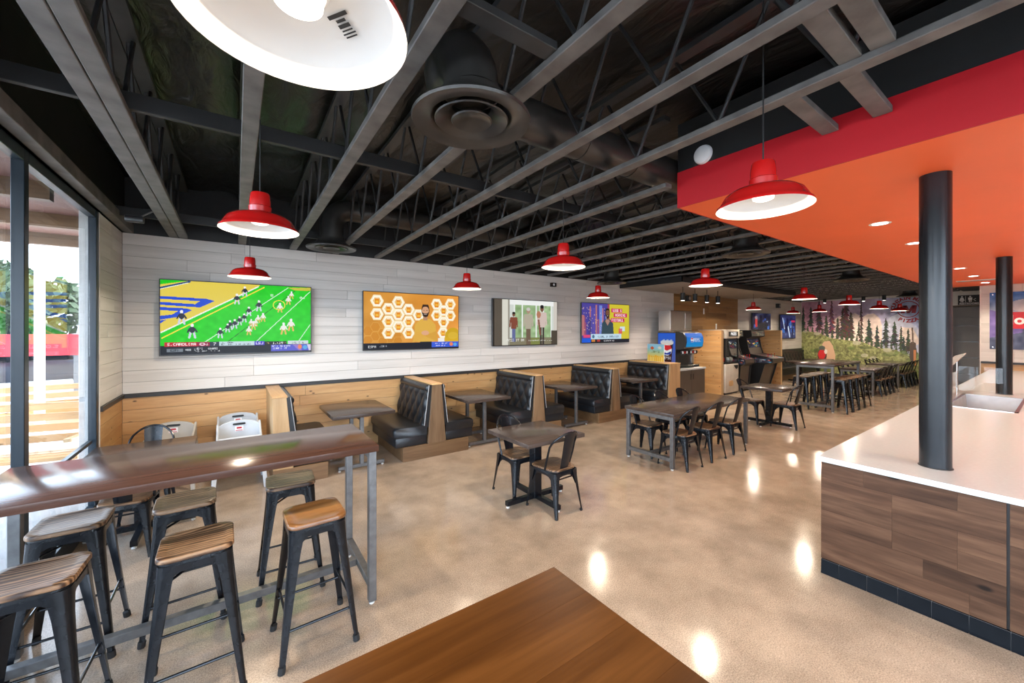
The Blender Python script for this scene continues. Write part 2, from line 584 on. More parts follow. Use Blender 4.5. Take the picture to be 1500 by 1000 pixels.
# window wall: storefront glazing to the left, short planked return next to the corner
wall_left = struct(MB().box(XL - 0.14, XL - 0.012, 5.63, W + 0.012, 0, 3.05).build('wall_left', M['gap'], smooth=0))
plank_run('plank', wall_left, 5.63, W, 1.09, 3.05, 0.14, M['white_plank_y'], (0.9, 1.4), axis='y', at=XL - 0.012, seed=12)
plank_run('pine_board', wall_left, 5.63, W, 0, 1.04, 0.15, M['pine_y'], (1.4,), axis='y', at=XL - 0.012, seed=13)
struct(MB().box(XL, XL + 0.022, 5.64, W, 1.04, 1.09).build('trim_3', M['trim'], bevel=0.003))
struct(MB().box(XL - 0.14, XL + 0.004, 5.605, 5.635, 0, 3.05).build('trim_4', M['white_plank_y'], bevel=0.003))
struct(MB().box(XL - 0.14, XL + 0.02, BACK, W, 3.05, 3.9).build('wall_header', M['black'], smooth=0))
struct(MB().box(XL - 0.10, XL + 0.10, BACK, W, 3.05, 3.16).build('trim_5', M['joist'], bevel=0.004))
ys = [BACK, -1.95, -0.55, 0.95, 2.42, 3.94, 5.52]
for i in range(len(ys) - 1):
    y0, y1 = ys[i], ys[i + 1]
    w = struct(put('window_%d' % (i + 1), None, None, (XL, y0, 0)))
    MB().box(-0.046, -0.040, 0.03, y1 - y0 - 0.03, 0.16, 0.765).build('pane', M['glass'], w)
    MB().box(-0.046, -0.040, 0.03, y1 - y0 - 0.03, 0.795, 2.97).build('pane', M['glass'], w)
    MB().box(-0.06, 0.0, -0.034, 0.034, 0, 3.05).build('mullion', M['frame'], w, bevel=0.003)
    MB().box(-0.06, 0.0, 0.034, y1 - y0 - 0.034, 0, 0.16).build('sill_rail', M['frame'], w, bevel=0.003)
    MB().box(-0.056, -0.02, 0.034, y1 - y0 - 0.034, 0.765, 0.795).build('middle_rail', M['frame'], w, bevel=0.003)
    MB().box(-0.06, 0.0, 0.034, y1 - y0 - 0.034, 2.97, 3.05).build('head_rail', M['frame'], w, bevel=0.003)
    if i == len(ys) - 2:
        MB().box(-0.06, 0.0, y1 - y0 - 0.0, y1 - y0 + 0.085, 0, 3.05).build('jamb', M['frame'], w, bevel=0.004)

# mural wall with the passage to the restrooms; rear wall; partition wall behind the counter
wall_far = struct(MB().box(FAR, FAR + 0.2, 2.40, W + 0.1, 0, 3.9).box(FAR, FAR + 0.2, BACK, 1.62, 0, 3.9).box(FAR, FAR + 0.2, 1.62, 2.40, 2.66, 3.9)
                  .build('wall_far', M['white_wall'], smooth=0))
struct(MB().box(FAR + 0.9, FAR + 1.0, 1.2, 2.9, 0, 3).box(FAR + 0.2, FAR + 0.9, 2.40, 2.5, 0, 3).box(FAR + 0.2, FAR + 0.9, 1.5, 1.62, 0, 3).box(FAR + 0.2, FAR + 0.95, 1.5, 2.5, 2.66, 2.76)
       .build('wall_passage', M['grey_door'], smooth=0))
d1 = struct(put('door_1', None, None, (FAR + 0.86, 2.0, 0)))
MB().box(0, 0.04, -0.40, 0.38, 0.01, 2.3).build('door_leaf', M['grey_door'], d1, bevel=0.004)
for zz in (0.35, 0.9, 1.45, 2.0):
    MB().box(-0.012, 0.0, -0.34, 0.32, zz, zz + 0.02).build('door_groove_strip', M['grey_steel'], d1)
struct(MB().box(FAR - 0.01, FAR + 0.3, 2.37, 2.40, 0, 2.69).box(FAR - 0.01, FAR + 0.3, 1.60, 2.40, 2.66, 2.69).build('trim_6', M['oak_z'], bevel=0.003))
struct(MB().box(FAR - 0.02, FAR, 2.40, W, 0, 0.12).build('baseboard_far', M['trim'], bevel=0.003))
struct(MB().box(3.3, FAR, BACK - 0.15, BACK, 0, 3.9).box(XL - 0.14, 3.3, BACK - 0.15, BACK, 3.05, 3.9).build('wall_rear', M['white_wall'], smooth=0))
for i in range(3):
    w = struct(put('window_%d' % (7 + i), None, None, (XL + 1.473 * i, BACK, 0)))
    MB().box(0.05, 1.423, -0.085, -0.077, 0.16, 2.97).build('pane', M['glass'], w)
    MB().box(-0.055, 0.055, -0.15, 0.0, 0, 3.05).build('mullion', M['frame'], w, bevel=0.004)
    MB().box(0.05, 1.423, -0.13, -0.02, 0, 0.16).build('sill_rail', M['frame'], w, bevel=0.004)
    MB().box(0.05, 1.423, -0.13, -0.02, 2.97, 3.05).build('head_rail', M['frame'], w, bevel=0.004)
PX = 15.2
wall_right = struct(MB().box(PX + 0.012, PX + 0.2, BACK, 1.27, 0, 3.9).build('wall_right', M['gap'], smooth=0))
plank_run('plank', wall_right, BACK, 1.27, 1.09, 2.97, 0.235, M['white_plank_y'], (2.3, 2.6), axis='y', at=PX, seed=21)
plank_run('pine_board', wall_right, BACK, 1.27, 0.0, 1.04, 0.26, M['pine_y'], (2.3, 2.6), axis='y', at=PX, seed=22)
struct(MB().box(PX - 0.022, PX, BACK, 1.27, 1.04, 1.09).build('trim_7', M['trim'], bevel=0.003))
struct(MB().box(PX, FAR, 1.27, 1.29, 0, 3.05).build('wall_side', M['white_wall'], smooth=0))

# ------------------------------------------------------------------ roof joists
CH = 0.09
NODE = 1.905
FALL = 0.0185                # the roof falls slightly towards the screen wall
pitch = 0.62
SX, SY = 3.28, 2.03          # corner of the red soffit
xs = [-0.645, -0.549, 0.075, 0.692, 1.275, 1.91, 2.52, 3.15]
while xs[-1] + 0.62 < FAR:
    xs.append(round(xs[-1] + 0.62, 3))
chord_mesh, web_mesh = {}, None
wm = MB().tube([(0, 0, 0), (0, pitch / 2, 0.60)], 0.0125, 6).mesh('web_tube', M['web'])
wm2 = MB().tube([(0, pitch / 2, 0.60), (0, pitch, 0)], 0.0125, 6).mesh('web_tube', M['web'])
for i, x in enumerate(xs):
    y0 = BACK if x < 3.0 else SY + 0.02
    key = y0
    if key not in chord_mesh:
        mb = MB().box(-CH / 2, CH / 2, 0, W - y0 - 0.01, 0, 0.04)
        tb = MB().box(-CH / 2, CH / 2, 0, W - y0 - 0.01, 0.60, 0.64)
        chord_mesh[key] = (mb.mesh('roof_joist', M['joist'], bevel=0.004), tb.mesh('top_chord', M['web']))
        sb = MB()
        ph = (NODE - y0) % pitch          # panel points line up from joist to joist, so the ducts pass between the webs
        n = int((W - y0 - ph) / pitch)
        for k in range(n):
            sb.tube([(0.012, ph + k * pitch, 0.03), (0.012, ph + (k + 0.5) * pitch, 0.61)], 0.0125, 5)
            sb.tube([(-0.012, ph + (k + 0.5) * pitch, 0.61), (-0.012, ph + (k + 1) * pitch, 0.03)], 0.0125, 5)
        chord_mesh[key] += (sb.mesh('web_tubes', M['web']),)
    j = put('roof_joist', chord_mesh[key][0], ceiling, (x, y0, JZ + FALL * (W - y0)))
    j.rotation_euler = (-FALL, 0, 0)
    put('top_chord', chord_mesh[key][1], j)
    if i == 0:
        continue
    if x < 3.2:
        ph = (NODE - y0) % pitch
        for k in range(int((W - y0 - ph) / pitch)):
            put('web_tube', wm, j, (0.014, ph + k * pitch, 0.03))
            put('web_tube', wm2, j, (-0.014, ph + k * pitch, 0.03))
    else:
        s = put('web_tubes', chord_mesh[key][2], j)
        s['kind'] = 'stuff'
for y in (3.17, -0.6, 5.9):
    zb = JZ + FALL * (W - y) + 0.045
    MB().box(XL + 0.03, FAR - 0.01 if y > 2.1 else SX - 0.03, y - 0.02, y + 0.02, zb, zb + 0.10).build('bridging_board', M['black'], ceiling, bevel=0.003)
for x0, x1, ya in ((1.96, 2.47, 0.62), (1.96, 2.47, 0.50), (2.57, 3.25, 0.92), (2.57, 3.25, 0.66), (0.74, 1.23, 1.42)):
    MB().box(x0, x1, ya - 0.045, ya + 0.045, JZ + FALL * (W - ya) + 0.03, JZ + FALL * (W - ya) + 0.07).build('blocking', M['joist'] if x0 > 1 else M['web'], ceiling, bevel=0.003)

# ------------------------------------------------------------------ red soffit over the counter
SZ = 2.97
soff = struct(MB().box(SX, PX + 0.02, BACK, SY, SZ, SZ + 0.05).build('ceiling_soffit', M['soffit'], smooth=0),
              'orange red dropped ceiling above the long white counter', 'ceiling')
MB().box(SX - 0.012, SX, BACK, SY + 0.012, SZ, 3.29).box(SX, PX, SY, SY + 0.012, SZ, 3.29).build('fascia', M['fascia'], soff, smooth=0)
MB().box(SX - 0.008, SX, BACK, SY + 0.008, 3.29, 3.72).box(SX, PX, SY, SY + 0.008, 3.29, 3.72).build('upper_fascia', M['black'], soff, smooth=0)
struct(MB().box(PX + 0.02, FAR, BACK, SY, 3.15, 3.2).build('ceiling_passage', M['black'], smooth=0))


def spot(name, parent, loc, power, blend=0.6, angle=120, size=0.05):
    l = bpy.data.lights.new(name, 'SPOT')
    l.energy, l.spot_size, l.spot_blend = power, math.radians(angle), blend
    l.shadow_soft_size = size
    l.color = LAMP_COLOR
    o = bpy.data.objects.new(name, l)
    COL.objects.link(o)
    o.parent = parent
    o.location = loc
    return o


dl = thing('downlight', '', 'downlight')
MB().lathe([(0.062, -0.001), (0.085, -0.004), (0.09, 0.0)], 24).build('trim_ring', M['shade_white'], dl)
MB().lathe([(0.0, -0.0015), (0.063, -0.0015)], 24).build('lens', M['down'], dl)
names = ['nearest', 'second', 'third', 'fourth', 'fifth', 'sixth']
for i, x in enumerate((5.46, 7.05, 8.8, 10.6, 12.35, 14.3)):
    loc = (x, 1.13, SZ)
    lab = '%s recessed downlight from camera along the orange soffit edge' % names[i]
    o = dl if i == 0 else dup(dl, loc, None, lab)
    if i == 0:
        o.location = loc
        o['label'] = lab
    o['group'] = 'downlights in the orange soffit'
for o in [q for q in COL.objects if q.name.startswith('downlight')]:
    spot('lamp', o, (0, 0, -0.03), DOWNLIGHT_W, 0.7, 130)
for i, x in enumerate((4.2, 6.2, 8.0, 9.8, 11.6, 13.4)):  # second row out of view, added to light the counter
    o = dup(dl, (x, -0.9, SZ), None, '%s downlight of an added unseen row over the counter' % names[i], 'added unseen downlights over the counter')
slot = thing('air_grille', 'white linear air grille in the orange soffit far end', 'air vent', (13.4, 1.17, SZ))
MB().box(-0.10, 0.10, -0.31, 0.31, -0.012, 0).build('grille_frame', M['shade_white'], slot, bevel=0.003)
for k in range(5):
    MB().box(-0.085 + k * 0.037, -0.063 + k * 0.037, -0.29, 0.29, -0.016, -0.010).build('slat', M['grey_door'], slot)
tag(MB().lathe([(0, -0.035), (0.05, -0.035), (0.072, -0.025), (0.08, -0.008), (0.08, 0)], 28).build('smoke_detector', M['label_white']),
    'round white detector on the black band above the red fascia', 'detector')
o = bpy.data.objects['smoke_detector']
o.rotation_euler = (0, math.pi / 2, 0)
o.location = (SX - 0.0125, 1.80, 3.365)

# low soffit over the drinks station with four hanging cylinder lights
ls = struct(MB().box(8.02, 14.2, 4.9, W, 2.925, 2.94).build('ceiling_drinks_soffit', M['gap'], smooth=0), 'grey underside of low soffit over drinks station', 'ceiling')
MB().box(8.0, 8.02, 4.88, W - 0.004, 2.925, 3.048).box(8.0, 14.2, 4.88, 4.9, 2.925, 3.048).build('fascia', M['black'], ls, smooth=0)
cyl = thing('cylinder_light', '', 'ceiling light')
MB().tube([(0, 0, 0.03), (0, 0, 0.175)], 0.008, 6).build('stem', M['black'], cyl)
MB().lathe([(0.0, 0.19), (0.055, 0.19), (0.055, 0.0), (0.045, 0.0), (0.045, 0.02)], 20, (0, 0, -0.16)).build('housing', M['black'], cyl)
MB().lathe([(0.0, 0.0), (0.045, 0.0)], 20, (0, 0, -0.1605)).build('lens', M['down'], cyl)
for i, x in enumerate((9.0, 9.55, 10.12, 10.68)):
    loc = (x, 5.48, 2.75)
    lab = 'black cylinder light over drinks station, %s from the left' % names[i].replace('nearest', 'first')
    if i == 0:
        cyl.location, cyl['label'], o = loc, lab, cyl
        cyl['group'] = 'cylinder lights over the drinks station'
    else:
        o = dup(cyl, loc, None, lab)
for o in [q for q in COL.objects if q.name.startswith('cylinder_light')]:
    spot('lamp', o, (0, 0, -0.165), 80, 0.7, 140, 0.03)
for y, t in ((5.5, 'left'), (4.34, 'middle'), (3.78, 'right')):
    dup(cyl, (18.8, y, 3.08), None, 'black cylinder light hanging before the mural, %s of three' % t, 'cylinder lights before the mural')

# ------------------------------------------------------------------ pendants
PR = 0.205
outer = [(PR, 0), (0.203, 0.012), (0.192, 0.020), (0.178, 0.045), (0.165, 0.066), (0.14, 0.084), (0.10, 0.096), (0.062, 0.103), (0.058, 0.11)]
inner = [(PR - 0.003, 0.001), (0.187, 0.018), (0.174, 0.042), (0.160, 0.062), (0.137, 0.080), (0.098, 0.092), (0.055, 0.098)]
shade_me = MB().lathe(outer, 48).lathe(inner, 48, mi=1).lathe([(PR - 0.003, 0.001), (PR, 0)], 48, mi=1).mesh('shade', [M['red'], M['shade_white']], smooth=50)
cap_me = MB().lathe([(0.058, 0.108), (0.060, 0.14), (0.055, 0.145), (0.055, 0.175), (0.050, 0.215), (0.046, 0.222), (0.0, 0.224)], 28).mesh('cap', M['red'])
socket_me = MB().lathe([(0.056, 0.098), (0.056, 0.075), (0.050, 0.070), (0.048, 0.09)], 28).mesh('socket', M['shade_white'])
bulb_me = MB().lathe([(0.0, 0.037), (0.030, 0.038), (0.044, 0.045), (0.046, 0.06), (0.038, 0.08), (0.032, 0.10)], 24).mesh('bulb', M['lamp'])
pl_data = bpy.data.lights.new('pendant_lamp', 'AREA')
pl_data.energy = PENDANT_W
pl_data.shape = 'DISK'
pl_data.size = 0.085
pl_data.color = LAMP_COLOR


def pendant(x, y, label):
    top = 3.745 + 0.0185 * (W - y)
    if any(abs(x - q) < CH / 2 + 0.006 for q in xs):
        top = JZ + FALL * (W - y) - 0.0195           # tied to the joist above it
    if 8.0 < x < 14.2 and y > 4.88:
        top = 2.906
    p = thing('pendant_lamp', label, 'pendant lamp', (x, y, 2.46), R.uniform(0, 3), 'red warehouse pendant lamps')
    put('shade', shade_me, p)
    put('cap', cap_me, p)
    put('socket', socket_me, p)
    put('bulb', bulb_me, p)
    MB().tube([(0, 0, 0.222), (0, 0, top + 0.02 - 2.46)], 0.0035, 6).build('cord', M['cord'], p)
    l = bpy.data.objects.new('lamp', pl_data)
    COL.objects.link(l)
    l.parent = p
    l.location = (0, 0, 0.035)
    return p


p0 = pendant(0.10, 0.864, 'large red pendant lamp closest to the camera, its white inside seen from below')
mb = MB()
for k, (a, b, w) in enumerate(((0, 0.008, 0.05), (0.012, 0.018, 0.024), (0.022, 0.030, 0.030), (0.034, 0.037, 0.028), (0.041, 0.044, 0.034), (0.048, 0.051, 0.030))):
    mb.box(a, b, -w / 2, w / 2, 0, 0.0006)
s = mb.build('rating_sticker', M['ink_dark'], p0, smooth=0)
s.location = (0.076, 0.044, 0.0895)
s.rotation_euler = (0, math.radians(20), math.radians(33))
p0.rotation_euler = (0, 0, 0)
for x, y, t in ((0.12, 2.777, 'red pendant lamp above the window end of the near bar table'),
                (0.132, 5.296, 'red pendant lamp hanging just in front of the football screen'),
                (2.725, 4.996, 'red pendant lamp hanging over the second booth table'),
                (2.53, 2.75, 'red pendant lamp above the small two-chair table nearest camera'),
                (5.45, 4.99, 'red pendant lamp in front of the yellow and purple talk show screen'),
                (2.095, 0.856, 'red pendant lamp beside the corner of the red soffit'),
                (5.13, 2.80, 'red pendant lamp above the six-chair dining table'),
                (12.4, 5.33, 'red pendant lamp in front of the games bay'),
                (8.95, 2.94, 'red pendant lamp above the second small two-chair table'),
                (16.2, 5.66, 'red pendant lamp near the screen by the mural corner'),
                (15.6, 4.70, 'small red pendant lamp before the tall pink-tinted mural trees'),
                (11.75, 2.97, 'red pendant lamp above the far bar table'),
                (14.67, 3.05, 'red pendant lamp in front of the granite dome on the mural'),
                (16.9, 3.04, 'red pendant lamp partly covering the round emblem on the mural'),
                (0.10, -1.05, 'red pendant lamp over the bar table behind the camera'),
                (2.1, -1.05, 'red pendant lamp behind the camera near the soffit')):
    pendant(x, y, t)

# ------------------------------------------------------------------ ducts and round diffusers
dif_parts = [('outer_ring', MB().lathe([(0.30, 0.0), (0.305, 0.012), (0.30, 0.02), (0.235, 0.05), (0.20, 0.075), (0.165, 0.11), (0.165, 0.14)], 48)
              .lathe([(0.30, 0.0), (0.215, 0.012), (0.20, 0.03), (0.16, 0.09)], 48)),
             ('middle_cone', MB().lathe([(0.185, 0.006), (0.19, 0.012), (0.13, 0.05), (0.105, 0.08)], 48).lathe([(0.185, 0.006), (0.12, 0.045), (0.10, 0.08)], 48)),
             ('centre_cone', MB().lathe([(0.0, 0.030), (0.05, 0.026), (0.10, 0.004), (0.105, 0.010), (0.06, 0.05), (0.0, 0.07)], 40))]
dif_me = [(n, m.mesh(n, M['duct'], smooth=50)) for n, m in dif_parts]
neck_me = MB().lathe([(0.150, 0.11), (0.150, 0.148)], 32).lathe([(0.150, 0.128), (0.155, 0.133), (0.150, 0.138)], 32).mesh('neck', M['duct'])
long_neck_me = MB().lathe([(0.150, 0.11), (0.150, 0.34)], 32).lathe([(0.150, 0.20), (0.155, 0.205), (0.150, 0.21)], 32).lathe([(0.150, 0.29), (0.155, 0.295), (0.150, 0.30)], 32).mesh('neck', M['duct'])


def diffuser(x, y, z, label, long=True):
    t = thing('ceiling_diffuser', label, 'air vent', (x, y, z), 0, 'round black ceiling diffusers')
    for n, me in dif_me:
        put(n, me, t)
    put('neck', long_neck_me if long else neck_me, t)
    return t


diffuser(1.0, 1.783, 2.94, 'large round black ceiling diffuser nearest the camera', False)
diffuser(1.04, 5.625, 2.94, 'round black diffuser close to the wall above the first two screens', False)
diffuser(5.94, 2.66, 2.94, 'round black diffuser beside the red soffit edge')
diffuser(10.9, 2.72, 2.94, 'round black diffuser near the soffit above the far bar table')
diffuser(6.56, 5.625, 2.86, 'round black diffuser near the wall above the talk show screen')
diffuser(14.62, 5.5, 2.94, 'round black diffuser above the games bay')
diffuser(17.72, 2.97, 2.94, 'round black diffuser in front of the mural emblem')


def duct(name, label, pts, r, joints):
    t = thing(name, label, 'duct', pts[0])
    o = Vector(pts[0])
    MB().tube([Vector(p) - o for p in pts], r, 24).build('duct_body', M['duct'], t, smooth=60)
    for a, b in joints:
        a, b = Vector(a) - o, Vector(b) - o
        MB().tube([a, b], r + 0.005, 24).build('joint_band', M['duct'], t, smooth=60)
    return t


def arc(fn, n=7):
    return [fn(math.pi / 2 * k / n) for k in range(n + 1)]


# one duct in the upright openings of the joist webs, the other in the inverted openings
YA, ZA = NODE + 0.5 * pitch, JZ + FALL * (W - NODE - 0.5 * pitch) + 0.222
YB, ZB = NODE + 6 * pitch, JZ + FALL * (W - NODE - 6 * pitch) + 0.415
x1, y1, z1 = 1.0, 1.783, 3.09
path = arc(lambda a: (x1, y1 + 0.21 * (1 - math.cos(a)), z1 + (ZA - z1) * math.sin(a))) + arc(lambda a: (x1 + 0.20 * (1 - math.cos(a)), y1 + 0.21 + (YA - y1 - 0.21) * math.sin(a), ZA))[1:] + [(1.6, YA, ZA), (11.0, YA, ZA)]
duct('air_duct', 'black round duct running from nearest diffuser along the soffit edge', path, 0.142,
     [((x, YA, ZA), (x + 0.02, YA, ZA)) for x in (1.55, 2.2, 2.8, 3.6, 4.6, 5.2, 6.6, 7.3, 9.2)])
x2, z2 = 1.04, 3.09
path = [(x2, YB, z2), (x2, YB, ZB - 0.24)] + arc(lambda a: (x2 + 0.24 * (1 - math.cos(a)), YB, ZB - 0.24 + 0.24 * math.sin(a)))[1:] + [(7.9, YB, ZB)]
duct('air_duct', 'long black round duct above the booths by the screen wall', path, 0.142,
     [((x, YB, ZB), (x + 0.025, YB, ZB)) for x in (1.5, 2.8, 3.5, 4.7, 6.0)])
e = thing('emergency_light', 'small dark twin-head emergency light hung beside the double joist by the window', 'emergency light', (-0.82, 5.35, 3.0))
MB().box(-0.07, 0.07, -0.04, 0.04, -0.06, 0.0).build('housing', M['plastic'], e, bevel=0.01, seg=2)
MB().tube([(0.03, 0, -0.01), (0.135, 0, 0.07)], 0.008, 6).build('stem', M['grey_steel'], e)

# ------------------------------------------------------------------ screens
class Pic:
    """flat picture drawn with simple shapes; coordinates in an arbitrary frame"""

    def __init__(s, w, h, x0, y0, x1, y1, bgc):
        s.w, s.h = w, h
        gx = x0 + (np.arange(w) + 0.5) / w * (x1 - x0)
        gy = y0 + (np.arange(h) + 0.5) / h * (y1 - y0)
        s.X, s.Y = np.meshgrid(gx, gy)
        s.a = np.empty((h, w, 3))
        s.a[:] = np.array(bgc, float)
        s.rng = np.random.default_rng(5)

    def fill(s, mask, c, alpha=1.0):
        s.a[mask] = s.a[mask] * (1 - alpha) + np.array(c, float) * alpha

    def rect(s, x0, y0, x1, y1, c, al=1.0):
        s.fill((s.X >= x0) & (s.X < x1) & (s.Y >= y0) & (s.Y < y1), c, al)

    def ell(s, cx, cy, rx, ry, c, al=1.0):
        s.fill(((s.X - cx) / rx) ** 2 + ((s.Y - cy) / ry) ** 2 < 1, c, al)

    def poly(s, pts, c, al=1.0):
        inside = np.zeros(s.X.shape, bool)
        n = len(pts)
        for i in range(n):
            (xa, ya), (xb, yb) = pts[i], pts[(i + 1) % n]
            if ya == yb:
                continue
            cond = ((ya > s.Y) != (yb > s.Y)) & (s.X < (xb - xa) * (s.Y - ya) / (yb - ya) + xa)
            inside ^= cond
        s.fill(inside, c, al)

    def line(s, x0, y0, x1, y1, w, c, al=1.0):
        dx, dy = x1 - x0, y1 - y0
        t = np.clip(((s.X - x0) * dx + (s.Y - y0) * dy) / (dx * dx + dy * dy), 0, 1)
        s.fill(np.hypot(s.X - x0 - t * dx, s.Y - y0 - t * dy) < w / 2, c, al)

    def noise(s, amp, cells=None):
        if cells:
            k = s.rng.normal(0, amp, (cells[1] + 2, cells[0] + 2))
            fy = np.linspace(0, cells[1], s.h)
            fx = np.linspace(0, cells[0], s.w)
            iy, ix = fy.astype(int), fx.astype(int)
            ty, tx = (fy - iy)[:, None], (fx - ix)[None, :]
            n = (k[iy][:, ix] * (1 - ty) * (1 - tx) + k[iy + 1][:, ix] * ty * (1 - tx) + k[iy][:, ix + 1] * (1 - ty) * tx + k[iy + 1][:, ix + 1] * ty * tx)
            return n
        return s.rng.normal(0, amp, (s.h, s.w))

    def text(s, body, cx, cy, hgt, c, sx=1.0):
        """block letters for captions"""
        F = {'A': '0e11111f111111', 'B': '1e11111e11111e', 'C': '0f10101010100f', 'D': '1e11111111111e', 'E': '1f10101e10101f', 'F': '1f10101e101010', 'G': '0f10101713110f',
             'H': '1111111f111111', 'I': '0e04040404040e', 'J': '0702020202120c', 'K': '11121418141211', 'L': '1010101010101f', 'M': '111b1515111111', 'N': '11191513111111',
             'O': '0e11111111110e', 'P': '1e11111e101010', 'Q': '0e11111115120d', 'R': '1e11111e141211', 'S': '0f10100e01011e', 'T': '1f040404040404', 'U': '1111111111110e',
             'V': '11111111110a04', 'W': '1111111515150a', 'X': '11110a040a1111', 'Y': '11110a04040404', 'Z': '1f01020408101f', '0': '0e11131519110e', '1': '040c040404040e',
             '2': '0e11010204081f', '3': '1f02040201110e', '4': '02060a121f0202', '5': '1f101e0101110e', '6': '0608101e11110e', '7': '1f010204080808', '8': '0e11110e11110e',
             '9': '0e11110f01020c', '.': '00000000000c0c', ':': '000c0c000c0c00', '-': '0000001f000000', '&': '0c12140815120d', ' ': '00000000000000'}
        p = hgt / 7
        wch = 6 * p * sx
        x0 = cx - len(body) * wch / 2
        for i, ch in enumerate(body.upper()):
            g = F.get(ch, F[' '])
            for r in range(7):
                row = int(g[2 * r:2 * r + 2], 16)
                for q in range(5):
                    if row >> (4 - q) & 1:
                        s.rect(x0 + i * wch + q * p * sx, cy - hgt / 2 + r * p, x0 + i * wch + (q + 1) * p * sx, cy - hgt / 2 + (r + 1) * p, c)

    def mesh(s, name, mat, origin, ex, ey):
        """grid whose first row lies at ORIGIN (top left), EX along the width, EY down the height"""
        w, h = s.w, s.h
        o, ex, ey = np.array(origin, float), np.array(ex, float), np.array(ey, float)
        fx, fy = np.meshgrid(np.arange(w + 1) / w, np.arange(h + 1) / h)
        co = o + fx[..., None] * ex + fy[..., None] * ey
        idx = np.arange((w + 1) * (h + 1)).reshape(h + 1, w + 1)
        q = np.stack([idx[1:, :-1], idx[1:, 1:], idx[:-1, 1:], idx[:-1, :-1]], -1).reshape(-1, 4)
        me = bpy.data.meshes.new(name)
        me.vertices.add(co.shape[0] * co.shape[1])
        me.vertices.foreach_set('co', co.reshape(-1).astype(np.float32))
        me.loops.add(q.size)
        me.loops.foreach_set('vertex_index', q.reshape(-1).astype(np.int32))
        me.polygons.add(len(q))
        me.polygons.foreach_set('loop_start', np.arange(0, q.size, 4, dtype=np.int32))
        me.update(calc_edges=True)
        c = np.clip(s.a, 0, 255) / 255
        c = np.where(c <= 0.04045, c / 12.92, ((c + 0.055) / 1.055) ** 2.4).reshape(-1, 3)
        c = np.repeat(np.concatenate([c, np.ones((len(c), 1))], 1), 4, 0)
        at = me.color_attributes.new('print', 'FLOAT_COLOR', 'CORNER')
        at.data.foreach_set('color', c.reshape(-1).astype(np.float32))
        me.materials.append(mat)
        me.validate()
        return me


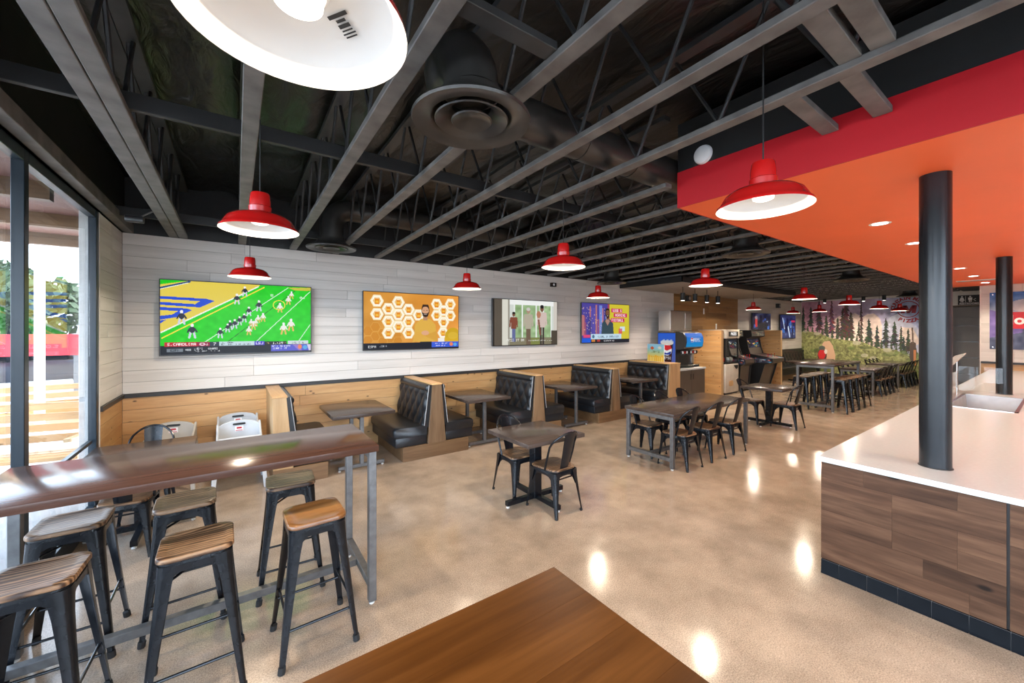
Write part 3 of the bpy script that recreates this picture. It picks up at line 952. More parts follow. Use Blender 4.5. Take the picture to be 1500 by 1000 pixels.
def pic_football():
    p = Pic(300, 168, 0, 0, 1000, 560, (18, 205, 12))
    p.a += p.noise(7, (40, 24))[..., None]
    def q(cx, cy):
        x = (cx - 85) / 1275
        top, bot = 50 + 75 * x, 700 - 35 * x
        return x * 1000, (cy - top) / (bot - top) * 560
    P = lambda *pts: [q(*t) for t in pts]
    L = lambda a, b, c, d, w, col: p.line(*q(a, b), *q(c, d), w, col)
    p.poly(P((60, 95), (300, 60), (880, 95), (860, 115), (92, 505), (60, 520)), (226, 202, 74))
    L(70, 125, 300, 68, 14, (20, 70, 120)); L(70, 135, 290, 78, 5, (235, 240, 230))
    p.poly(P((60, 190), (430, 215), (495, 235), (380, 290), (60, 265)), (16, 70, 205))
    p.poly(P((60, 214), (378, 235), (345, 262), (60, 240)), (226, 202, 74))
    p.poly(P((60, 285), (280, 298), (318, 315), (200, 375), (60, 400)), (16, 70, 205))
    p.poly(P((60, 312), (215, 320), (170, 352), (60, 365)), (226, 202, 74))
    p.poly(P((60, 405), (130, 395), (90, 425), (60, 425)), (16, 70, 205))
    L(92, 505, 862, 112, 9, (240, 244, 235)); L(97, 555, 915, 118, 8, (240, 220, 60))
    L(420, 588, 1135, 125, 5, (225, 245, 225)); L(850, 580, 1352, 160, 5, (225, 245, 225)); L(1240, 580, 1355, 440, 5, (225, 245, 225))
    L(600, 588, 1205, 150, 4, (15, 30, 20))
    p.poly(P((1135, 122), (1360, 125), (1360, 152), (1200, 145)), (200, 190, 60))
    dark, white, gold = (30, 32, 55), (235, 232, 225), (225, 180, 90)
    def man(cx, cy, h, top, low):
        x, y = q(cx, cy)
        h *= 0.8
        for dx in (-0.13, 0.13):
            p.line(x + dx * h * 0.6, y - h * 0.45, x + dx * h * 1.3, y, h * 0.13, low)
        p.ell(x, y - h * 0.58, h * 0.17, h * 0.24, top)
        p.line(x - h * .15, y - h * .66, x - h * .26, y - h * .40, h * .1, top)
        p.line(x + h * .15, y - h * .66, x + h * .26, y - h * .42, h * .1, top)
        p.ell(x, y - h * 0.9, h * 0.10, h * 0.12, (240, 240, 240))
    for cx, cy, h in ((240, 430, 125), (320, 550, 130), (678, 258, 100), (745, 190, 95), (868, 318, 105), (780, 360, 90), (540, 550, 95), (620, 480, 90), (660, 470, 90), (700, 440, 85), (740, 415, 85), (600, 500, 80)):
        man(cx, cy, h, dark, (205, 210, 225))
    for cx, cy, h in ((1060, 330, 95), (1140, 265, 90), (1170, 215, 75), (1095, 520, 120), (1165, 490, 125), (905, 410, 85), (860, 420, 75), (820, 480, 85), (780, 525, 85), (800, 450, 70), (840, 450, 70)):
        man(cx, cy, h, white, gold)
    x, y = q(1052, 272)
    r = np.hypot((p.X - x) / 46, (p.Y - y) / 42)
    p.fill((r < 1) & (r > 0.86), (235, 225, 60))
    p.text('5', *q(990, 188), 18, (230, 245, 230), 1.6)
    p.text('01', *q(1280, 210), 18, (230, 245, 230), 1.6)
    p.rect(0, 492, 1000, 560, (14, 20, 34))
    p.rect(22, 468, 215, 500, (190, 16, 40)); p.rect(215, 468, 290, 500, (150, 14, 60)); p.rect(290, 468, 350, 500, (40, 50, 70))
    p.text('S.CAROLINA', 125, 484, 20, (255, 255, 255)); p.text('7', 322, 485, 24, (255, 255, 255))
    p.ell(245, 484, 18, 12, (235, 200, 215)); p.ell(245, 484, 8, 6, (150, 14, 60)); p.text('3', 275, 484, 16, (255, 255, 255))
    p.rect(350, 466, 585, 500, (196, 216, 226)); p.text('T.DUNBAR', 405, 475, 11, (40, 50, 60)); p.text('TEAM HIGH 9-10 62 YDS', 460, 490, 11, (40, 50, 60))
    p.rect(585, 466, 655, 500, (70, 50, 190)); p.text('LSU', 620, 484, 20, (255, 255, 255)); p.rect(655, 470, 815, 500, (24, 30, 36))
    p.text('2ND', 685, 485, 11, (230, 190, 90)); p.text('11:25', 750, 485, 18, (255, 255, 255)); p.text('14', 800, 485, 13, (230, 190, 90))
    p.rect(822, 468, 980, 498, (205, 216, 220)); p.text('3RD & 6', 900, 484, 16, (60, 70, 80))
    p.rect(38, 518, 130, 540, (120, 130, 140)); p.text('ESPN', 84, 529, 15, (14, 20, 34)); p.text('WEEK 8', 175, 526, 12, (210, 215, 220))
    p.rect(216, 508, 219, 548, (180, 185, 190)); p.text('JETS - GIANTS', 275, 520, 12, (225, 228, 232)); p.text('NYJ 8-7  NYG 51', 280, 538, 12, (225, 228, 232))
    p.rect(700, 500, 1000, 552, (88, 92, 205)); p.text('FRI 11 PM MONDAY', 775, 512, 10, (240, 240, 255)); p.text('COUNT ON IT', 765, 530, 11, (240, 240, 255))
    p.poly([(860, 500), (905, 500), (930, 552), (905, 552)], (150, 120, 205)); p.ell(915, 520, 16, 20, (235, 130, 90)); p.ell(955, 526, 18, 18, (90, 170, 225)); p.poly([(970, 500), (1000, 500), (1000, 552), (985, 552)], (215, 205, 230))
    return p


def figure(p, cx, base, h, skin, hair, top, beard=True, w=1.0):
    """head and shoulders down to the waist, hands folded"""
    p.poly([(cx - .30 * h * w, base - .02 * h), (cx - .27 * h * w, base - .42 * h), (cx - .12 * h * w, base - .56 * h), (cx + .12 * h * w, base - .56 * h), (cx + .27 * h * w, base - .42 * h), (cx + .30 * h * w, base - .02 * h), (cx + .2 * h, base), (cx - .2 * h, base)], top)
    p.rect(cx - .055 * h, base - .64 * h, cx + .055 * h, base - .53 * h, tuple(c * .85 for c in skin))
    p.ell(cx, base - .77 * h, .105 * h, .15 * h, hair)
    p.ell(cx, base - .75 * h, .092 * h, .13 * h, skin)
    if beard:
        p.poly([(cx - .09 * h, base - .74 * h), (cx - .07 * h, base - .63 * h), (cx, base - .60 * h), (cx + .07 * h, base - .63 * h), (cx + .09 * h, base - .74 * h), (cx + .045 * h, base - .70 * h), (cx - .045 * h, base - .70 * h)], hair)
        p.rect(cx - .035 * h, base - .685 * h, cx + .035 * h, base - .672 * h, (235, 220, 210))
    p.poly([(cx - .10 * h, base - .84 * h), (cx - .07 * h, base - .92 * h), (cx + .07 * h, base - .92 * h), (cx + .10 * h, base - .84 * h), (cx, base - .87 * h)], hair)
    for sx in (-1, 1):
        p.ell(cx + sx * .038 * h, base - .775 * h, .014 * h, .010 * h, (40, 28, 22))


def pic_hexagons():
    p = Pic(260, 146, 0, 0, 1000, 560, (214, 150, 60))
    p.a[:, :, 0] += (p.X / 1000 * 14)
    p.a += p.noise(9, (10, 6))[..., None]
    def hexa(cx, cy, r, c):
        p.poly([(cx + r * math.cos(math.radians(60 * k)), cy + r * 1.02 * math.sin(math.radians(60 * k))) for k in range(6)], c)
    for cx, cy in ((40, 380), (110, 340), (110, 430), (180, 400), (250, 450), (40, 470), (180, 480), (320, 420), (330, 480)):
        hexa(cx, cy, 50, (226, 168, 76)); hexa(cx, cy, 46, (208, 138, 44))
    for cx, cy in ((125, 85), (125, 215), (235, 160), (235, 285), (335, 90), (335, 215), (335, 335), (235, 400), (440, 160), (440, 285), (440, 400), (545, 215), (745, 95), (745, 215), (825, 160), (825, 285), (905, 90), (905, 215), (820, 400)):
        hexa(cx, cy, 66, (250, 236, 196)); hexa(cx, cy, 54, (255, 250, 235)); hexa(cx, cy, 40, (238, 200, 130))
        p.rect(cx - 20, cy - 22, cx + 20, cy + 34, (226, 140, 30)); p.rect(cx - 16, cy - 32, cx + 16, cy - 22, (250, 235, 205)); p.rect(cx - 15, cy, cx + 15, cy + 18, (246, 190, 70))
    p.rect(560, 470, 690, 500, (40, 34, 40))
    figure(p, 620, 490, 420, (214, 160, 122), (58, 40, 30), (222, 174, 72))
    p.poly([(480, 500), (505, 380), (560, 400), (640, 420), (600, 450)], (222, 170, 70)); p.poly([(760, 490), (740, 380), (690, 400), (600, 425), (650, 450)], (214, 160, 62))
    p.ell(618, 400, 42, 24, (222, 168, 130))
    p.ell(935, 450, 95, 105, (205, 165, 30)); p.rect(840, 450, 1000, 500, (215, 172, 36)); p.ell(935, 430, 60, 40, (222, 184, 62), .7)
    p.rect(760, 455, 835, 500, (240, 236, 228))
    p.rect(0, 500, 1000, 560, (20, 26, 40)); p.text('ESPN', 80, 532, 22, (220, 225, 230)); p.text('WEEK 8', 185, 530, 14, (190, 195, 205))
    p.rect(690, 496, 1000, 552, (54, 92, 214)); p.text('TOP 25 AT 3PM', 800, 512, 13, (240, 240, 255)); p.text('COUNT ON IT', 790, 534, 12, (240, 240, 255)); p.ell(915, 522, 20, 20, (235, 130, 90)); p.ell(960, 526, 20, 18, (90, 170, 225))
    return p


def pic_hallway():
    p = Pic(200, 112, 0, 0, 1000, 560, (206, 212, 205))
    p.rect(0, 0, 130, 560, (88, 80, 70)); p.rect(130, 0, 215, 560, (214, 212, 200)); p.rect(215, 0, 240, 560, (150, 146, 135))
    p.rect(300, 60, 900, 470, (150, 178, 132)); p.a += p.noise(16, (26, 16))[..., None] * ((p.X > 300) & (p.X < 900) & (p.Y > 60))[..., None]
    for x in (300, 420, 640, 760, 890):
        p.rect(x, 40, x + 18, 480, (232, 236, 232))
    p.rect(240, 0, 940, 60, (236, 238, 236)); p.rect(940, 0, 1000, 380, (206, 200, 190)); p.rect(900, 380, 1000, 560, (74, 66, 56)); p.rect(700, 30, 760, 440, (244, 246, 240), .6)
    p.rect(240, 470, 900, 560, (128, 122, 98)); p.poly([(520, 480), (700, 470), (720, 560), (480, 560)], (122, 130, 70))
    def person(x, base, h, head, top, low):
        p.rect(x - .07 * h, base - .45 * h, x - .005 * h, base, low); p.rect(x + .005 * h, base - .45 * h, x + .07 * h, base, low)
        p.poly([(x - .12 * h, base - .80 * h), (x + .12 * h, base - .80 * h), (x + .10 * h, base - .42 * h), (x - .10 * h, base - .42 * h)], top)
        p.line(x - .12 * h, base - .77 * h, x - .15 * h, base - .50 * h, .05 * h, top); p.line(x + .12 * h, base - .77 * h, x + .14 * h, base - .50 * h, .05 * h, top)
        p.ell(x, base - .89 * h, .06 * h, .08 * h, head[0]); p.ell(x, base - .935 * h, .062 * h, .045 * h, head[1])
    person(300, 520, 380, ((120, 84, 66), (40, 32, 30)), (128, 70, 52), (96, 104, 150))
    person(525, 560, 480, ((170, 140, 120), (200, 198, 192)), (176, 168, 150), (110, 92, 76))
    person(745, 560, 520, ((120, 84, 66), (28, 26, 28)), (206, 186, 178), (62, 54, 52))
    p.line(690, 250, 715, 430, 28, (128, 84, 66)); p.ell(690, 175, 34, 46, (176, 120, 94))
    p.text('PASS IT ON', 330, 500, 34, (245, 245, 240), .9); p.text('THE FOUNDATION FOR A BETTER LIFE', 720, 506, 14, (235, 235, 230))
    p.rect(0, 0, 22, 560, (40, 36, 32))
    return p


def pic_talkshow():
    p = Pic(200, 112, 0, 0, 1000, 560, (74, 66, 150))
    for k in range(26):
        x = p.rng.uniform(0, 560)
        h = p.rng.uniform(150, 430)
        w = p.rng.uniform(18, 60)
        c = [(96, 84, 176), (150, 78, 110), (196, 120, 110), (60, 58, 130), (120, 150, 220), (90, 40, 90)][int(p.rng.integers(6))]
        p.rect(x, 440 - h, x + w, 460, c, .85)
    for k in range(60):
        x, y = p.rng.uniform(0, 540), p.rng.uniform(60, 420)
        p.rect(x, y, x + 10, y + 14, (235, 200, 160), .8)
    p.rect(520, 0, 1000, 560, (206, 192, 52)); p.rect(520, 0, 560, 330, (160, 60, 90))
    figure(p, 520, 470, 440, (122, 82, 62), (40, 28, 24), (52, 74, 82))
    p.poly([(470, 250), (520, 320), (570, 250), (545, 225), (495, 225)], (170, 130, 116))
    for x, y, w, t in ((600, 60, 190, 'GOOD'), (795, 60, 45, '&'), (650, 130, 300, 'MORNING'), (590, 205, 300, 'FOOTBALL')):
        p.rect(x, y, x + w, y + 62, (200, 30, 90)); p.text(t, x + w / 2, y + 31, 42, (250, 250, 250), .9)
    p.rect(790, 330, 900, 400, (200, 224, 226)); p.rect(760, 360, 840, 440, (214, 60, 90), .7)
    p.rect(175, 440, 820, 515, (190, 216, 232)); p.text('FOOTBALL IN TRANSITION', 530, 478, 30, (40, 60, 90), .8); p.ell(225, 476, 24, 26, (70, 110, 140))
    p.rect(30, 450, 165, 490, (214, 70, 120)); p.rect(0, 500, 175, 560, (30, 90, 210)); p.rect(175, 515, 1000, 560, (30, 30, 40)); p.rect(190, 522, 260, 552, (205, 130, 60)); p.rect(300, 522, 360, 552, (180, 60, 50)); p.text('COMING UP NEXT', 560, 538, 20, (220, 220, 225))
    return p


def pic_game(seed, col):
    p = Pic(64, 36, 0, 0, 1000, 560, col)
    rr = random.Random(seed)
    p.a += p.noise(26, (9, 6))[..., None]
    for k in range(16):
        x, y = rr.uniform(60, 900), rr.uniform(60, 460)
        p.rect(x, y, x + rr.uniform(20, 90), y + rr.uniform(30, 130), rr.choice([(40, 90, 190), (190, 205, 225), (30, 34, 60), (20, 24, 40), (60, 120, 200)]), .85)
    if seed == 1:
        p.rect(140, 160, 250, 470, (190, 52, 50)); p.ell(190, 150, 60, 60, (150, 130, 130)); p.rect(300, 330, 760, 540, (30, 30, 36))
    else:
        p.line(140, 70, 260, 330, 40, (190, 205, 230)); p.line(500, 300, 600, 520, 60, (205, 220, 240)); p.rect(700, 120, 950, 170, (190, 40, 80)); p.rect(0, 0, 1000, 60, (30, 40, 80))
    return p


def tv(name, label, pic, xc, y, z0, z1, w):
    t = thing(name, label, 'television', (xc, y, z0))
    h = z1 - z0
    MB().box(-w / 2, w / 2, 0.0, 0.035, 0, h).build('casing', M['plastic'], t, bevel=0.004)
    MB().box(-w * 0.3, w * 0.3, 0.035, 0.07, h * 0.15, h * 0.75).build('rear_housing', M['plastic'], t, bevel=0.006)
    MB().box(-0.25, 0.25, 0.07, W - y - 0.004, h * 0.3, h * 0.65).build('wall_bracket', M['black_steel'], t)
    b = 0.011
    put('screen', pic.mesh('screen', M['screen'], (-w / 2 + b, -0.0015, h - b), (w - 2 * b, 0, 0), (0, 0, -(h - 2 * b - 0.006))), t)
    return t


tv('television', 'wall television nearest the window showing a football game on green field', pic_football(), 0.075, 6.515, 1.54, 2.508, 1.705)
tv('television', 'wall television showing a bearded man before honey-coloured hexagons', pic_hexagons(), 2.525, 6.515, 1.532, 2.50, 1.715)
tv('television', 'wall television showing three people standing by bright patio doors', pic_hallway(), 4.966, 6.515, 1.545, 2.495, 1.695)
tv('television', 'wall television showing a talk show host before a purple and yellow set', pic_talkshow(), 7.42, 6.515, 1.555, 2.512, 1.72)
tv('television', 'small far television above the games bay showing a dark crowd scene', pic_game(1, (36, 40, 66)), 15.85, 6.52, 1.87, 2.48, 1.5)
tv('television', 'far television beside the mural showing a dark blue sports picture', pic_game(2, (40, 48, 92)), 18.2, 6.52, 1.52, 2.47, 1.5)

c = thing('security_camera', 'small black camera box on the white wall above the third television', 'camera', (5.74, W, 2.82))
MB().box(-0.07, 0.07, -0.07, 0, 0, 0.09).build('housing', M['plastic'], c, bevel=0.008, seg=2)
MB().lathe([(0, 0), (0.022, 0), (0.026, 0.01)], 16).build('lens', M['label_white'], c).location = (-0.02, -0.072, 0.045)
c.children[-1].rotation_euler = (math.pi / 2, 0, 0)
for x, t in ((11.0, 'small black speaker high on the amber plank wall'), (17.3, 'small black speaker high on the white wall between the far televisions')):
    c = thing('wall_speaker', t, 'speaker', (x, W, 2.72))
    MB().box(-0.08, 0.08, -0.13, 0, 0, 0.17).build('cabinet', M['plastic'], c, bevel=0.012, seg=2)
    g = MB().lathe([(0, 0), (0.05, 0.004), (0.055, 0.0)], 20).build('cone', M['grey_door'], c)
    g.location, g.rotation_euler = (0, -0.131, 0.085), (math.pi / 2, 0, 0)
for x, z in ((12.0, 2.45), (12.75, 1.98)):
    tag(MB().box(-0.035, 0.035, -0.008, 0, -0.09, 0.09).build('wall_plate', M['label_white'], None, (x, W, z), bevel=0.002),
        'white plate on amber planks, %s of the two' % ('upper left' if z > 2.2 else 'lower right'), 'wall plate')

# ------------------------------------------------------------------ seats
def leg_sections(x0, y0, z0, x1, y1, r0, r1, n=5, bulge=0.0):
    """tapered pressed-steel leg: rounded outside corner, flat inner sides; from seat corner to foot"""
    out = []
    sx, sy = (1 if x0 > 0 else -1), (1 if y0 > 0 else -1)
    prof = [(1, -1), (1, 0.2), (0.75, 0.75), (0.2, 1), (-1, 1), (-0.75, 0.75), (0.35, 0.35), (0.75, -0.75)]
    for k in range(n):
        t = k / (n - 1)
        e = t ** 0.55 if bulge else t
        r = r0 + (r1 - r0) * e
        cx, cy, z = x0 + (x1 - x0) * t, y0 + (y1 - y0) * t, z0 * (1 - t)
        out.append([(cx + sx * px * r, cy + sy * py * r, z) for px, py in prof])
    return out


def arch(mb, p, q, ztop, zside, zmid, th=0.002, n=8, taper=0.25):
    """curved apron plate between two legs"""
    p, q = Vector(p), Vector(q)
    d = (q - p)
    nrm = Vector((d.y, -d.x, 0)).normalized() * th
    a, b = [], []
    for k in range(n + 1):
        t = k / n
        c = p + d * t
        f = min(1, min(t, 1 - t) / taper)
        zb = zside + (zmid - zside) * math.sin(f * math.pi / 2) ** 0.8
        a.append((c.x, c.y, ztop))
        b.append((c.x, c.y, zb))
    for o in (nrm, -nrm):
        vs = [(x + o.x, y + o.y, z) for x, y, z in a] + [(x + o.x, y + o.y, z) for x, y, z in b]
        mb.add(vs, [(k, k + 1, n + 2 + k, n + 1 + k) for k in range(n)])


def make_stool():
    H = 0.735
    parts = []
    seat = MB()
    def sec(w, z):
        return [(x, y, z) for x, y in rrect(w, w, 0.055, 5)]
    seat.loft([sec(0.305, H), sec(0.315, H + 0.004), sec(0.315, H + 0.020), sec(0.307, H + 0.026), sec(0.262, H + 0.0255), sec(0.240, H + 0.0215)])
    parts.append(('seat', seat.mesh('seat', M['seat'], smooth=50)))
    pan = MB()
    pan.loft([[(x, y, z) for x, y in rrect(w, w, 0.05, 4)] for w, z in ((0.292, H - 0.001), (0.300, H - 0.045))], caps=False)
    for s in ((1, 0), (-1, 0), (0, 1), (0, -1)):
        a = (0.148 * s[0] - 0.12 * s[1], 0.148 * s[1] + 0.12 * s[0])
        b = (0.148 * s[0] + 0.12 * s[1], 0.148 * s[1] - 0.12 * s[0])
        arch(pan, (*a, 0), (*b, 0), H - 0.02, H - 0.13, H - 0.052)
    parts.append(('seat_pan', pan.mesh('seat_pan', M['black_steel'])))
    for sx in (1, -1):
        for sy in (1, -1):
            parts.append(('leg', MB().loft(leg_sections(sx * 0.112, sy * 0.112, H - 0.012, sx * 0.198, sy * 0.198, 0.038, 0.013, 7, 1)).mesh('leg', M['black_steel'], smooth=60)))
            parts.append(('foot_cap', MB().tube([(sx * 0.197, sy * 0.197, 0.0), (sx * 0.193, sy * 0.193, 0.035)], 0.019, 8).mesh('foot_cap', M['rubber'])))
    def at(z):
        return 0.198 - (0.198 - 0.112) * z / (H - 0.012)
    for z, axis in ((0.20, 'x'), (0.26, 'y')):
        d = at(z)
        for s in (1, -1):
            p, q = ((-d, s * d, z), (d, s * d, z)) if axis == 'x' else ((s * d, -d, z), (s * d, d, z))
            parts.append(('foot_rail', MB().tube([p, q], 0.0075, 8).mesh('foot_rail', M['black_steel'])))
    parts.append(('cross_brace', MB().tube([(-0.12, -0.12, H - 0.11), (0.12, 0.12, H - 0.07)], 0.006, 6).tube([(-0.12, 0.12, H - 0.11), (0.12, -0.12, H - 0.07)], 0.006, 6).mesh('cross_brace', M['black_steel'])))
    return parts


def make_chair():
    """local front is +y"""
    S = 0.44
    parts = []
    seat = MB()
    def sec(g, z):
        base = [(x * (1.0 + 0.10 * (y / 0.18)), y) for x, y in rrect(0.345, 0.36, 0.07, 5)]
        return [(x * g, y * g, z) for x, y in base]
    seat.loft([sec(0.97, S), sec(1.0, S + 0.004), sec(1.0, S + 0.016), sec(0.975, S + 0.021), sec(0.80, S + 0.019)])
    parts.append(('seat', seat.mesh('seat', M['seat'], smooth=50)))
    ap = MB()
    ap.loft([sec(0.96, S), sec(0.985, S - 0.03)], caps=False)
    cs = [(-0.145, 0.155), (0.145, 0.155), (0.135, -0.150), (-0.135, -0.150)]
    for i in range(4):
        a, b = cs[i], cs[(i + 1) % 4]
        k = 1.1
        arch(ap, (a[0] * k, a[1] * k, 0), (b[0] * k, b[1] * k, 0), S - 0.005, S - 0.17, S - 0.055, taper=0.34)
    parts.append(('apron', ap.mesh('apron', M['black_steel'])))
    for x, y, fx, fy in ((0.138, 0.150, 0.190, 0.212), (-0.138, 0.150, -0.190, 0.212), (0.128, -0.145, 0.178, -0.222), (-0.128, -0.145, -0.178, -0.222)):
        parts.append(('leg', MB().loft(leg_sections(x, y, S - 0.01, fx, fy, 0.042, 0.012, 7, 1)).mesh('leg', M['black_steel'], smooth=60)))
        parts.append(('foot_cap', MB().tube([(fx, fy, 0.0), (fx * 0.985, fy * 0.985, 0.022)], 0.015, 8).mesh('foot_cap', M['rubber'])))
    pts = []
    for k in range(0, 17):
        t = k / 16
        a = math.pi * t
        x = 0.182 * math.cos(a)
        up = math.sin(a)
        pts.append((x * (1 if up < .6 else 0.96), -0.10 - 0.16 * up ** 1.15, 0.60 + 0.245 * up ** 0.62))
    pts = [(0.176, -0.05, 0.445)] + pts + [(-0.176, -0.05, 0.445)]
    parts.append(('back_hoop', MB().tube(pts, 0.0105, 8).mesh('back_hoop', M['black_steel'])))
    spl = MB()
    secs = []
    for k in range(7):
        t = k / 6
        w = 0.055 + 0.022 * t
        y = -0.155 - 0.10 * t ** 0.9
        z = S + 0.0 + (0.395) * t
        c = 0.012
        secs.append([(-w, y + c, z), (-w * 0.4, y, z), (w * 0.4, y, z), (w, y + c, z), (w, y + c + 0.003, z), (w * 0.4, y + 0.003, z), (-w * 0.4, y + 0.003, z), (-w, y + c + 0.003, z)])
    spl.loft(secs)
    parts.append(('back_splat', spl.mesh('back_splat', M['black_steel'])))
    parts.append(('rear_brace', MB().tube([(0.15, -0.175, S - 0.075), (-0.15, -0.175, S - 0.075)], 0.007, 6).mesh('rear_brace', M['black_steel'])))
    return parts


STOOL, CHAIR = make_stool(), make_chair()
honey = STOOL[0][1].copy()
honey.materials[0] = M['seat_honey']


def stool(x, y, label, group, rz=0.0, honey_seat=False):
    t = thing('bar_stool', label, 'stool', (x, y, 0), rz, group)
    for n, me in STOOL:
        put(n, honey if (n == 'seat' and honey_seat) else me, t)
    return t


def chair(x, y, face, label, group):
    t = thing('cafe_chair', label, 'chair', (x, y, 0), (0 if face > 0 else math.pi) + R.uniform(-0.05, 0.05), group)
    for n, me in CHAIR:
        put(n, me, t)
    return t


# ------------------------------------------------------------------ tables
def frame_table(x0, x1, y0, y1, h, label, name, topmat, planks=None):
    """tabletop on a welded square-tube frame"""
    cx, cy = (x0 + x1) / 2, (y0 + y1) / 2
    a, b = (x1 - x0) / 2, (y1 - y0) / 2
    t = thing(name, label, 'table', (cx, cy, 0))
    if planks:
        w = 2 * b / planks
        for k in range(planks):
            MB().box(-a, a, -b + k * w + 0.0002, -b + (k + 1) * w - 0.0002, h - 0.042, h).build('top_plank', topmat, t, smooth=0)
    else:
        MB().box(-a, a, -b, b, h - 0.042, h).build('tabletop', topmat, t, bevel=0.003, seg=2)
    q, la, lb, z1 = 0.05, a - 0.035, b - 0.045, h - 0.042
    for sx in (1, -1):
        for sy in (1, -1):
            MB().box(sx * la - q / 2, sx * la + q / 2, sy * lb - q / 2, sy * lb + q / 2, 0.02, z1).build('leg', M['grey_steel'], t, bevel=0.003)
            MB().lathe([(0.0, 0.0), (0.017, 0.0), (0.019, 0.008), (0.008, 0.012), (0.008, 0.03)], 12, (sx * la, sy * lb, 0)).build('glide', M['glide'], t)
        MB().box(sx * la - q / 2, sx * la + q / 2, -lb + q / 2, lb - q / 2, 0.11, 0.16).build('end_rail', M['grey_steel'], t, bevel=0.003)
        MB().box(sx * la - q / 2, sx * la + q / 2, -lb + q / 2, lb - q / 2, z1 - 0.05, z1).build('top_rail', M['grey_steel'], t, bevel=0.003)
    MB().box(-la + q / 2, la - q / 2, -0.025, 0.025, 0.11, 0.16).build('stretcher', M['grey_steel'], t, bevel=0.003)
    return t


def pedestal_table(cx, cy, label, s=0.78):
    t = thing('pedestal_table', label, 'table', (cx, cy, 0))
    MB().box(-s / 2, s / 2, -s / 2 + 0.02, s / 2 - 0.02, 0.708, 0.75).build('tabletop', M['dining_top'], t, bevel=0.003, seg=2)
    MB().box(-0.05, 0.05, -0.05, 0.05, 0.03, 0.70).build('column', M['black_steel'], t, bevel=0.004)
    MB().box(-0.2, 0.2, -0.2, 0.2, 0.70, 0.708).build('top_plate', M['black_steel'], t)
    MB().box(-0.39, 0.39, -0.025, 0.025, 0.022, 0.072).box(-0.025, 0.025, -0.39, 0.39, 0.022, 0.072).build('cross_foot', M['black_steel'], t, bevel=0.003)
    for x, y in ((0.37, 0), (-0.37, 0), (0, 0.37), (0, -0.37)):
        MB().lathe([(0.0, 0.0), (0.017, 0.0), (0.019, 0.008), (0.008, 0.012), (0.008, 0.03)], 12, (x, y, 0)).build('glide', M['glide'], t)
    return t


BAR = 1.085
frame_table(-1.05, 0.80, 2.71, 3.47, BAR, 'long dark brown bar table reaching the window, six stools around it', 'bar_table', M['table_top'])
frame_table(-1.05, 0.868, 0.235, 0.99, 1.08, 'brown plank bar table at the bottom edge of the view', 'bar_table', M['oak_top'], planks=5)
G = 'stools around the near bar table'
stool(0.395, 2.667, 'bar stool with honey-coloured seat at the aisle end of the bar table', G, 0.03, True)
stool(-0.165, 2.665, 'middle bar stool on the near side of the bar table', G, 0.02)
stool(-0.745, 2.70, 'leftmost near-side bar stool, cut by the photo edge', G, -0.04)
stool(0.335, 3.35, 'bar stool on the far side of the bar table, nearest the aisle', G, -0.05)
stool(-0.265, 3.35, 'middle bar stool on the far side of the bar table', G, 0.04)
stool(-0.775, 3.35, 'bar stool on the far side of the bar table, next to the window', G, 0.0)
pedestal_table(2.712, 3.40, 'small square dark table with two chairs nearest the camera')
chair(2.745, 3.13, 1, 'metal chair on the near side of the first small square table', 'chairs at the first small table')
chair(2.66, 3.68, -1, 'metal chair on the booth side of the first small square table', 'chairs at the first small table')
frame_table(4.72, 6.85, 3.0, 3.80, 0.75, 'long dark dining table with six chairs in mid room', 'dining_table', M['dining_top'])
for i, x in enumerate((5.03, 5.66, 6.27)):
    w = ('nearest', 'middle', 'farthest')[i]
    chair(x, 3.105, 1, '%s of three metal chairs on the counter side of the long table' % w, 'chairs at the six-seat table')
    chair(x + 0.08, 3.70, -1, '%s of three metal chairs on the booth side of the long table' % w, 'chairs at the six-seat table')
pedestal_table(8.66, 3.43, 'second small square dark table, beyond the six-chair table')
chair(8.70, 3.13, 1, 'metal chair on the counter side of the second small table', 'chairs at the second small table')
chair(8.60, 3.74, -1, 'metal chair on the booth side of the second small table', 'chairs at the second small table')
frame_table(10.95, 12.87, 3.02, 3.78, BAR, 'far bar table with dark stools tucked under it', 'bar_table', M['dining_top'])
for i, x in enumerate((11.22, 11.68, 12.14, 12.60)):
    w = ('first', 'second', 'third', 'fourth')[i]
    stool(x, 3.02, '%s stool from camera on the counter side of the far bar table' % w, 'stools at the far bar table', R.uniform(-.06, .06))
    stool(x, 3.72, '%s stool from camera on the booth side of the far bar table' % w, 'stools at the far bar table', R.uniform(-.06, .06))
frame_table(14.55, 16.6, 3.12, 3.9, 0.75, 'far long dining table behind the far bar table', 'dining_table', M['dining_top'])
frame_table(17.35, 19.4, 3.12, 3.9, 0.75, 'last long dining table in front of the mural', 'dining_table', M['dining_top'])
for k, (xs_, nm) in enumerate((((14.9, 15.36, 15.82, 16.28), 'far long table'), ((17.7, 18.16, 18.62, 19.08), 'last long table by the mural'))):
    for i, x in enumerate(xs_):
        w = ('first', 'second', 'third', 'fourth')[i]
        chair(x, 3.22, 1, '%s chair from camera on the counter side of the %s' % (w, nm), 'chairs at the %s' % nm)
        chair(x, 3.80, -1, '%s chair from camera on the booth side of the %s' % (w, nm), 'chairs at the %s' % nm)
pedestal_table(-0.71, 4.98, 'small square table against the window behind the bar table', 0.76)
chair(-0.745, 4.60, 1, 'metal chair with its back to camera at the window table', 'chairs at the window table')
chair(-0.72, 5.42, -1, 'metal chair on the far side of the window table', 'chairs at the window table')


